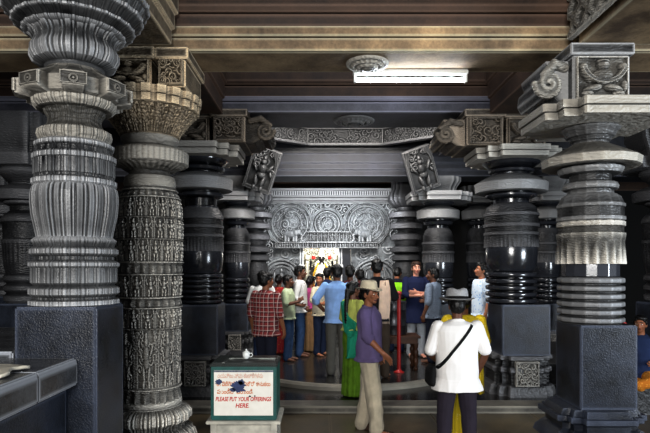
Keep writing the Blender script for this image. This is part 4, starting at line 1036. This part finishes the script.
for a in (-1, 1): link('side_panel', MB().box(a * .28 - .012, a * .28 + .012, -.17, .17, .06, .40).me('side_panel', .004), STANDW, stand)
box = thing('offerings_box', 'teal metal offerings box with painted white notice asking for offerings', 'donation box', (xb, YB + .24, .446))
Hb = .50; fy = -.235
link('case', MB().box(-.305, .305, fy, .225, 0, Hb).me('case', .008), TEAL, box)
lid = link('lid', MB().box(-.315, .315, fy - .012, .235, Hb, Hb + .022).box(-.30, .30, fy + .02, .215, Hb + .02, Hb + .032).me('lid', .004), TEALD, box)
link('coin_slot', MB().box(-.12, .12, -.045, -.015, Hb + .030, Hb + .036).me('coin_slot', .002), plain('slot_black', (8, 8, 8), .5), lid)
q = MB(); q.box(-.2, -.17, fy - .01, .0, Hb + .03, Hb + .042).box(-.2, .28, -.01, .012, Hb + .03, Hb + .042)
link('hasp', q.me('hasp', .003), plain('hasp_steel', (120, 124, 120), .35, metal=.8), lid)
sign = link('notice_panel', MB().box(-.275, .275, fy - .006, fy + .002, .045, .465).me('notice_panel', .002), SIGNW, box)
def put(txt, size, x, z, mat, shear=0, bold=0, wd=.4, nm='lettering', rotz=0):
    me = text_mesh(txt, size, shear, .0004, bold)
    xs = [v.co.x for v in me.vertices]; sx = wd / max(.01, max(xs) - min(xs))
    for v in me.vertices: v.co.x -= (max(xs) + min(xs)) / 2
    o = link(nm, me, mat, sign, loc=(x, fy - .0075, z), rot=(PI / 2, 0, 0), smooth=False); o.rotation_euler = (PI / 2, rotz, 0); o.scale = (sx, 1, 1); return o
put('PLEASE PUT YOUR OFFERINGS', .056, .0, .180, RED, .2, .0008, .515)
put('HERE.', .056, -.01, .120, RED, .2, .0008, .125)
put('\u0c26\u0caf\u0cb5\u0cbf\u0c1f\u0cc1 \u0c28\u0cbf\u0cae \u0c95\u0cbe\u0ca3\u0cbf\u0c95\u0cc6\u0c97\u0cb3\u0ca8\u0cc1', .055, -.03, .395, PNK, 0, .0004, .42)
put('\u0c88 \u0c2a\u0c46\u0c1f\u0c3f\u0c17\u0c46\u0caf\u0cb2\u0cbf \u0cb9\u0cbe\u0c95\u0cbf\u0cb0\u0cbf \u0c15\u0c3e\u0c28\u0c41\u0c15\u0c32\u0c41', .058, .0, .32, ORA, 0, .0006, .50)
put('\u0c39\u0c41\u0c02\u0c21\u0c40\u0c32\u0c4b \u0c35\u0c47\u0c2f\u0c02\u0c21\u0c3f', .058, -.08, .248, ORA, 0, .0006, .33)
def blot(x, z, r, seed, mat, nm='ink_stain'):
    r_ = random.Random(seed); n = 40; vv = [(0, 0, 0)]
    for i in range(n):
        a = i * 2 * PI / n; rr = r * (.55 + .6 * abs(mnoise.noise(Vector((math.cos(a) * 2.2, math.sin(a) * 2.2, seed)))) + .35 * r_.random()); vv.append((rr * math.cos(a) * 1.25, 0, rr * math.sin(a)))
    link(nm, pydata(nm, vv, [[0, i + 1, (i + 1) % n + 1] for i in range(n)]), mat, sign, loc=(x, fy - .009, z), smooth=False)
blot(-.045, .315, .062, 3, BLU); blot(-.02, .355, .03, 8, BLU); blot(-.23, .36, .028, 5, BLU); blot(-.1, .285, .022, 6, BLU); blot(.06, .225, .010, 9, NAVY); blot(.105, .228, .007, 10, NAVY)
q = MB(); q.box(-.275, .275, -.0004, .0004, 0, .016)
link('stain_strip', q.me('stain_strip'), plain('grey_smear', (140, 146, 160), .6, noise=.3, scale=40), sign, loc=(0, fy - .0066, .448), smooth=False)
cup = thing('white_cup', 'small white lidded metal cup with handle on top of the offerings box', 'cup', (xb + .0, YB + .19, .446 + Hb + .043))
link('bowl', lathe('bowl', [(.022, 0, O), (.024, .004, O), (.034, .02, O), (.036, .045, O), (.033, .055, O), (.035, .058, O)], 48), WHITEP, cup)
link('lid', lathe('lid', [(.036, .058, O), (.03, .066, O), (.014, .073, O), (.008, .082, O), (.01, .09, O), (.003, .094, O)], 48), WHITEP, cup)
q = MB(); tube(q, [(.034, 0, .05), (.055, 0, .052), (.06, 0, .035), (.052, 0, .018), (.033, 0, .016)], [.005] * 5, 8); link('handle', q.me('handle'), WHITEP, cup)

# ------------------------------------------------------------------ wooden table with drum, red post, right-hand things
WOOD = plain('brown_wood', (92, 54, 30), .5, noise=.3, scale=8); STEEL = plain('dull_steel', (92, 94, 98), .32, metal=.85, noise=.15)
REDP = plain('red_enamel', (178, 28, 26), .4, noise=.12)
zd = .18
tbx, tby = 1.34, 9.2
tbl = thing('wooden_table', 'low brown wooden table with turned legs beside the red post', 'table', (tbx, tby, zd))
link('table_top', MB().box(-.30, .30, -.25, .25, .53, .57).box(-.26, .26, -.21, .21, .44, .53).me('table_top', .006), WOOD, tbl)
for a in (-1, 1):
    for b in (-1, 1): link('leg', lathe('leg', [(.03, 0, O), (.04, .03, O), (.022, .06, O), (.04, .12, O), (.042, .18, O), (.024, .21, O), (.04, .27, O), (.042, .32, O), (.024, .35, O), (.038, .38, O), (.038, .45, S)], 32), WOOD, tbl, loc=(a * .23, b * .18, 0))
dr = thing('steel_drum', 'grey steel collecting drum standing on the low wooden table', 'drum', (tbx - .1, tby + .02, zd + .571))
link('drum_body', lathe('drum_body', [(.18, 0, O), (.2, .01, O), (.2, .15, O), (.206, .16, O), (.2, .17, O), (.2, .40, O), (.206, .41, O), (.2, .42, O), (.2, .52, O), (.208, .53, O), (.19, .54, O)], 64), STEEL, dr)
link('lid', lathe('lid', [(.205, .53, O), (.2, .55, O), (.1, .57, O), (.03, .575, O), (.03, .6, O), (.0, .6, O)], 48), STEEL, dr)
rp = thing('red_post', 'slim red painted metal post in front of the steel drum', 'post', (1.27, 8.85, zd))
link('base_plate', lathe('base_plate', [(.085, 0, O), (.085, .012, O), (.05, .03, O), (.03, .05, O)], 40), REDP, rp)
link('shaft', lathe('shaft', [(.03, .04, O), (.03, 1.25, O), (.045, 1.26, O), (.045, 1.29, O), (.02, 1.31, O)], 32), REDP, rp)
ng = thing('notice_board', 'small red and white notice board on a post between the right pillars', 'notice board', (4.75, 10.4, .09))
link('post', lathe('post', [(.12, 0, O), (.12, .02, O), (.025, .05, O), (.025, .7, O)], 32), STEEL, ng)
link('board', MB().box(-.15, .15, -.02, .02, .62, 1.2).me('board', .006), SIGNW, ng)
link('red_stripe', MB().box(-.14, .14, -.024, -.019, .98, 1.14).box(-.14, .14, -.024, -.019, .68, .74).me('red_stripe', .001), REDP, ng)
q = MB(); tube(q, [(2.55, 5.72, .0), (2.55, 5.72, 1.24), (2.60, 5.72, 1.31), (3.14, 5.72, 1.31), (3.21, 5.72, 1.24), (3.21, 5.72, .0)], [.022] * 6, 12)
tag(link('red_barrier', q.me('red_barrier'), REDP), 'red painted pipe barrier just behind the block of the right foreground pillar', 'barrier')
struct(bx('trim_5', 3.75, 5.2, 6.95, 7.6, .0, .40, DARK)); ledge = struct(bx('trim_2', 3.4, 8.9, 8.3, 10.8, .09, .42, DARK)); struct(bx('trim_3', -8.9, -2.6, 7.0, 13.0, .09, .5, DARK))
struct(bx('trim_4', 2.25, 3.3, 8.5, 10.8, .09, .2, DARK))

# ------------------------------------------------------------------ the visitors
Z1, Z2 = .094, .18
VOX_FAR = .0095
xy = lambda px, Y: (wx(px, Y), Y)
A = dict
# man in lavender shirt and cream hat, foreground
CR = cloth('cream_straw', (222, 212, 190)); BLK = cloth('black_band', (22, 22, 24)); GRY = dotted('grey_weave', (150, 150, 152), (190, 190, 190), 300, .35)
b, HT, T, HR = person(
    'person', 'man in lavender shirt, cream hat and pale trousers, open hand held out', *xy(369, 6.25), 0.0, 1.665, math.radians(72), skin='brown', top=cloth('lavender_shirt', (112, 98, 140)), legs=cloth('pale_grey_trousers', (196, 186, 166)), sleeve='elbow',
    armL='down', armR=((-.245, -.03, 1.13), (-.25, -.22, .95), (-.10, -.75, -.62), (-.75, .1, -.35), .25), head=(math.radians(-22), .04), stride=(.10, -.12), hem=.84, hairstyle='hat', lw=1.22, wr=.009, vox=.006, seed=3, girth=1.02, keep=.8, shoe=cloth('dark_sandal', (60, 44, 34)))
fedora(b, HT, HR, CR, CR)
# man in white shirt and grey fedora, back turned
WSH = dotted('white_printed_shirt', (226, 224, 222), (196, 192, 196), 60, .10)
b, HT, T, HR = person('person', 'man in white shirt and grey black-banded hat seen from behind, bag strap across back', *xy(457, 5.2), 0.0, 1.60, PI, skin='dark', top=WSH, legs=cloth('dark_plum_trousers', (52, 46, 58)), sleeve='short',
    armL=((.275, .0, 1.13), (.17, -.2, 1.02), (-.6, -.7, .1), (-.3, .3, 1), .6), armR=((-.285, .02, 1.13), (-.25, -.12, .92), (.1, -.5, -.8), (.9, 0, 0), .5), head=(math.radians(-8), .1), hem=.765, hairstyle='hat', vox=.0065, seed=8, girth=1.17, keep=.8, stance=.13, shoe=cloth('black_shoe', (24, 22, 22)))
fedora(b, HT, HR, GRY, BLK, sz=1.28)
shirt = [c for c in b.children if c.name.startswith('shirt')][0]
bagt = thing('sling_bag', 'black sling bag at the hip of the man in the white shirt', 'bag', b.location); bagt.rotation_euler = b.rotation_euler; bagt.scale = b.scale
bv = BVHTree.FromPolygons([v.co for v in shirt.data.vertices], [list(p.vertices) for p in shirt.data.polygons])
rows = []
p0, p1 = Vector((-.125, 1.415)), Vector((.215, .98))
def castrow(side, f):
    c = p0.lerp(p1, f); t = (p1 - p0).normalized(); n = Vector((-t.y, t.x)); r = []
    for j in (-1, 0, 1):
        q_ = c + n * .014 * j; h_ = bv.ray_cast(Vector((q_.x, side, q_.y)), Vector((0, -side, 0)))
        r.append(Vector((q_.x, (h_[0].y if h_[0] is not None else side * .03) + side * .006, q_.y)))
    return r
fr_ = list(np.linspace(0, 1, 24))
rows = [castrow(1, f) for f in fr_] + [castrow(-1, f) for f in fr_[::-1]] + [castrow(1, 0)]
link('strap', ribbon(rows, .003), BLK, bagt, auto=None)
q = MB(); loft(q, [((.255, -.02, .80), .035, .10, (1, 0, 0), (0, 1, 0)), ((.265, -.02, .83), .05, .13, (1, 0, 0), (0, 1, 0)), ((.262, -.02, .95), .045, .13, (1, 0, 0), (0, 1, 0)), ((.25, -.02, 1.0), .025, .11, (1, 0, 0), (0, 1, 0))])
link('pouch', fuse(q, 'pouch', .008, 3), BLK, bagt)
# woman in yellow behind him
YS_ = dotted('yellow_sari', (240, 214, 40), (252, 236, 120), 26, .22)
b, HT, T, HR = person('person', 'woman in bright yellow sari hidden behind the man in the grey hat', *xy(463.5, 5.85), 0.0, 1.60, math.radians(175), skin='brown', top=YS_, skirt=YS_, sleeve='elbow', hairstyle='bun', hem=.97, seed=12, collar=False, armL='fwd', armR='fwd', vox=VOX_FAR, girth=.98, skw=.5)
drape(b, YS_, 'sari_end', [(-.12, 1.42, 1), (-.11, 1.3, 1), (-.10, 1.15, 1), (-.10, 1.0, 1), (-.10, .8, 1), (-.10, .6, 1)], .2)
# plaid man
b, *_ = person('person', 'man in red plaid shirt and dark trousers seen from behind, left of crowd', *xy(266, 8.0), Z1, 1.68, math.radians(152), skin='brown', top=plaid('red_plaid', (142, 44, 44), (222, 204, 198), (52, 26, 34), 15), legs=cloth('navy_trousers', (34, 36, 52)), sleeve='elbow', head=(math.radians(-22), 0), hem=.80, seed=4, vox=.008, girth=1.06, shoe=cloth('tan_sandal', (170, 120, 80)), stride=(-.06, .06))
# boy pale green
JEANS = cloth('blue_jeans', (62, 92, 138), .25); JEAND = cloth('dark_blue_jeans', (36, 50, 80), .2)
person('person', 'boy in pale green t-shirt and jeans touching the youth ahead of him', *xy(288, 10.0), Z2, 1.53, math.radians(78), skin='dark', top=cloth('pale_green_shirt', (196, 208, 178)), legs=JEANS, armR=((-.235, -.03, 1.14), (-.17, -.26, 1.2), (.1, -.7, .6), (.8, 0, 0), .6), armL='fwd', seed=5, vox=VOX_FAR, hem=.84)
person('person', 'youth in white long-sleeved shirt and faded blue jeans facing right', *xy(300, 10.5), Z2, 1.70, math.radians(86), skin='dark', top=cloth('white_shirt', (226, 226, 224)), legs=JEANS, sleeve='long', armR=((-.235, .05, 1.13), (-.24, -.12, .95), (0, -.7, -.6), (1, 0, 0), .5), seed=6, vox=VOX_FAR, hem=.84)
person('person', 'boy in cream shirt and dark jeans looking back towards the camera', *xy(320, 10.6), Z2, 1.55, math.radians(50), skin='tan', top=cloth('cream_shirt', (222, 214, 190)), legs=JEAND, armL='hip', armR='fwd', head=(math.radians(-60), 0), seed=7, vox=VOX_FAR, hem=.84)
person('person', 'man in sky blue shirt and grey trousers with elbow out, back turned', *xy(337, 8.65), Z2, 1.71, math.radians(176), skin='dark', top=cloth('sky_blue_shirt', (150, 182, 222)), legs=cloth('mid_grey_trousers', (92, 90, 84)), sleeve='elbow', armL='hip', armR=((-.25, -.02, 1.13), (-.24, -.1, .9), (.05, -.3, -1), (1, 0, 0), .5), seed=9, vox=.008, hem=.82, girth=1.06, head=(math.radians(15), .1))
# green sari
GS = cloth('green_sari', (104, 150, 34), .25); TEALC = cloth('teal_drape', (34, 150, 118)); YB_ = cloth('yellow_blouse', (196, 202, 110))
b, *_ = person('person', 'woman in green sari with yellow blouse, teal drape and black braid', *xy(353, 7.6), Z1, 1.56, math.radians(128), skin='dark', top=YB_, skirt=GS, sleeve='elbow', hairstyle='braid', hem=.98, seed=10, vox=.008, collar=False, armR=((-.24, .02, 1.12), (-.25, -.1, .9), (.1, -.4, -.9), (1, 0, 0), .5), armL='fwd', shw=.92, skw=.68)
drape(b, TEALC, 'sari_end', [(-.16, .96, 1), (-.08, 1.05, 1, .9), (0, 1.16, 1, .75), (.06, 1.28, 1, .65), (.11, 1.38, 1, .55), (.13, 1.43, 1, .5)], .22)
drape(b, TEALC, 'sari_fall', [(-.14, 1.0, 1), (-.15, .9, 1, 1.1), (-.15, .75, 1, 1.2), (-.15, .62, 1, 1.3)], .2)
# black t-shirt man
b, *_ = person('person', 'man in black t-shirt with pale shoulder cloth, hands raised to face', *xy(377, 8.35), Z2, 1.79, math.radians(165), skin='tan', top=cloth('black_tshirt', (26, 26, 30)), legs=cloth('brown_trousers', (74, 62, 52)), armL='pray', armR=((-.25, -.06, 1.15), (-.16, -.3, 1.26), (.5, -.4, .7), (.8, 0, 0), .5), head=(math.radians(10), .05), seed=11, vox=.008, hem=.84, stride=(.1, -.1))
drape(b, cloth('peach_white_cloth', (230, 206, 186)), 'shoulder_cloth', [(-.12, 1.42, 1, .8), (-.125, 1.3, 1), (-.125, 1.15, 1), (-.12, 1.0, 1), (-.11, .9, 1), (-.11, .8, 1)], .15)
# navy kurta man
person('person', 'fair man in navy kurta and white jeans facing the camera with arms crossed', *xy(416, 10.4), Z2, 1.78, math.radians(4), skin='fair', top=cloth('navy_kurta', (32, 40, 76)), legs=cloth('white_jeans', (206, 212, 220)), sleeve='elbow', armL=((.225, -.10, 1.13), (-.03, -.215, 1.17), (-1, -.02, .06), (0, 1, .2), .3), armR=((-.225, -.11, 1.12), (.04, -.255, 1.12), (1, .0, .10), (0, 1, .2), .3), hair=HAIRB, seed=13, vox=.008, hem=.62)
person('person', 'man in grey speckled shirt and dark trousers facing left beside the navy kurta', *xy(433, 9.75), Z2, 1.66, math.radians(-125), skin='dark', top=dotted('grey_speckled', (122, 134, 150), (70, 82, 100), 55, .3), legs=cloth('ink_trousers', (34, 38, 54)), sleeve='elbow', armL='down', armR='fwd', seed=14, vox=VOX_FAR, hem=.82, head=(math.radians(25), 0))
LBL = dotted('white_blue_print', (206, 218, 230), (150, 180, 214), 22, .28)
b, HT, T, HR = person('person', 'person in white and blue printed top with curly tied hair gazing up left', *xy(481, 9.35), .20, 1.72, math.radians(-80), skin='tan', top=LBL, legs=JEAND, sleeve='elbow', hairstyle='curly_bun', seed=15, vox=VOX_FAR, hem=.84, head=(math.radians(-8), -.15), armL='down', armR=((-.25, -.0, 1.12), (-.2, -.2, .95), (0, -.8, -.5), (1, 0, 0), .5))
bp = thing('shoulder_bag', 'sky blue fabric bag behind the shoulder of the curly-haired visitor', 'bag', (b.location.x + .23, b.location.y - .04, 1.2))
q = MB(); ell(q, (0, 0, .10), (.08, .12, .2)); ell(q, (.01, 0, .30), (.06, .08, .1)); link('pouch', fuse(q, 'pouch', .012, 2, wrinkle=.02, wscale=(12, 12, 8)), cloth('sky_blue_bag', (92, 146, 196)), bp)
# behind
person('person', 'man in white shirt half hidden behind the red plaid shirt', *xy(262, 9.7), Z2, 1.60, math.radians(170), skin='dark', top=MATS['white_shirt'], legs=JEAND, seed=16, vox=.011)
RS_ = dotted('red_gold_sari', (150, 26, 30), (206, 150, 50), 24, .2)
person('person', 'woman in red and gold sari between plaid man and pale green boy', *xy(279, 10.9), Z2, 1.53, math.radians(165), skin='dark', top=RS_, skirt=RS_, hairstyle='bun', hem=.97, collar=False, seed=17, vox=.011)
b, *_ = person('person', 'woman in pink blouse and beige sari behind the youth in white', *xy(311, 11.2), Z2, 1.5, math.radians(150), skin='brown', top=cloth('pink_blouse', (206, 96, 160)), skirt=cloth('beige_sari', (206, 164, 116)), hairstyle='bun', sleeve='elbow', hem=.97, collar=False, seed=18, vox=.011)
person('person', 'dark-haired visitor in dark blue shirt at the sanctum door', *xy(327, 11.7), Z2, 1.66, math.radians(178), skin='dark', top=cloth('dark_blue_shirt', (40, 56, 96)), legs=JEAND, seed=19, vox=.011)
person('person', 'visitor in dim maroon shirt just right of the blue-shirted man', *xy(350, 9.6), Z2, 1.70, math.radians(172), skin='dark', top=cloth('maroon_shirt', (84, 36, 40)), legs=JEAND, seed=20, vox=.011)
person('person', 'visitor in grey shirt behind the woman in green sari', *xy(360, 10.3), Z2, 1.63, math.radians(-170), skin='dark', top=cloth('slate_shirt', (84, 86, 92)), legs=JEAND, seed=21, vox=.011)
b, *_ = person('person', 'bent visitor in dark shirt carrying a neon green backpack', *xy(396, 10.95), Z2, 1.70, math.radians(165), skin='brown', top=cloth('midnight_shirt', (30, 34, 48)), legs=JEAND, seed=22, vox=.011, lean=.25, head=(0, .25))
bk = thing('backpack', 'neon green backpack on the bent visitor behind the steel drum', 'backpack', (b.location.x + .02, b.location.y - .22, Z2 + 1.0)); bk.rotation_euler = (-.22, 0, 0)
NEON = cloth('neon_green', (150, 214, 40))
q = MB(); loft(q, [((0, 0, 0), .12, .06, (1, 0, 0), (0, 1, 0)), ((0, -.02, .06), .15, .09, (1, 0, 0), (0, 1, 0)), ((0, -.02, .3), .14, .09, (1, 0, 0), (0, 1, 0)), ((0, 0, .4), .09, .05, (1, 0, 0), (0, 1, 0))], 24, 3)
link('pack_body', fuse(q, 'pack_body', .01, 3), NEON, bk)
q = MB(); loft(q, [((0, -.09, .05), .10, .03, (1, 0, 0), (0, 1, 0)), ((0, -.11, .08), .11, .04, (1, 0, 0), (0, 1, 0)), ((0, -.10, .2), .10, .04, (1, 0, 0), (0, 1, 0))], 24, 3); link('front_pocket', fuse(q, 'front_pocket', .01, 2), BLK, bk)
person('person', 'dark-haired visitor in black standing left of the sanctum door', *xy(302, 11.9), Z2, 1.62, math.radians(176), skin='dark', top=MATS['black_tshirt'], legs=JEAND, seed=23, vox=.011)
# seated at right
OR = dotted('orange_shawl', (214, 140, 40), (240, 190, 80), 30, .25)
b, *_ = person('person', 'seated person in dark blue top with orange cloth at the right edge', *xy(640.5, 7.2), -.38, 1.60, math.radians(-40), skin='brown', top=MATS['dark_blue_shirt'], legs=OR, seed=24, vox=.011, seated=True, armL='fwd', armR='fwd')

# ------------------------------------------------------------------ camera, light
cam_d = bpy.data.cameras.new('camera'); cam = bpy.data.objects.new('camera', cam_d); C.objects.link(cam)
cam.location = (0, 0, EYE); cam.rotation_euler = (PI / 2, 0, 0)
cam_d.sensor_width = 36; cam_d.lens = F / 650 * 36; cam_d.shift_x = (325 - VX) / 650; cam_d.shift_y = (VY - 216.5) / 650
cam_d.clip_start = .05
sc.camera = cam
def area(name, loc, tgt, sx, sy, watt, col):
    d = bpy.data.lights.new(name, 'AREA'); d.shape = 'RECTANGLE'; d.size = sx; d.size_y = sy; d.energy = watt; d.color = col
    o = bpy.data.objects.new(name, d); C.objects.link(o); o.location = loc
    o.rotation_euler = (Vector(tgt) - Vector(loc)).to_track_quat('-Z', 'Y').to_euler(); return o
area('daylight_entrance', (-1.2, -4.5, 3.4), (0.6, 7, 1.8), 3.5, 2.4, 760, (1, .985, .96))
area('daylight_side', (7.6, 1.0, 1.9), (1.8, 5.8, 3.0), 2, 2, 420, (.84, .92, 1))
area('shrine_lamps', (.3, 11.72, 3.3), (.2, 13.1, 2.5), 2.6, .2, 46, (.95, .97, 1))
area('dais_fill', (.5, 8.9, 4.5), (.5, 9.9, 0), 2.6, 1.0, 230, (1, .96, .92))  # added fill to brighten the crowd, not a fixture of the hall
area('second_bay_fill', (.5, 5.75, 4.5), (.5, 7.6, 4.2), 3.0, .15, 26, (.88, .93, 1))  # added unseen light behind the front beam, brightens the second beam's face
def point(name, loc, w, col, r=.1):
    d = bpy.data.lights.new(name, 'POINT'); d.energy = w; d.color = col; d.shadow_soft_size = r; o = bpy.data.objects.new(name, d); C.objects.link(o); o.location = loc
point('sanctum_lamp', (.1, 13.55, 2.35), 42, (1, .96, .88))
w = bpy.data.worlds.new('world'); sc.world = w; w.use_nodes = True
w.node_tree.nodes['Background'].inputs['Color'].default_value = (.62, .72, .9, 1); w.node_tree.nodes['Background'].inputs['Strength'].default_value = .12
sc.view_settings.view_transform = 'Standard'; sc.view_settings.look = 'None'; sc.view_settings.exposure = .22

sc.view_settings.use_curve_mapping = True
cv = sc.view_settings.curve_mapping.curves[3]
cv.points.new(.25, .19); cv.points.new(.72, .765)
sc.view_settings.curve_mapping.update()
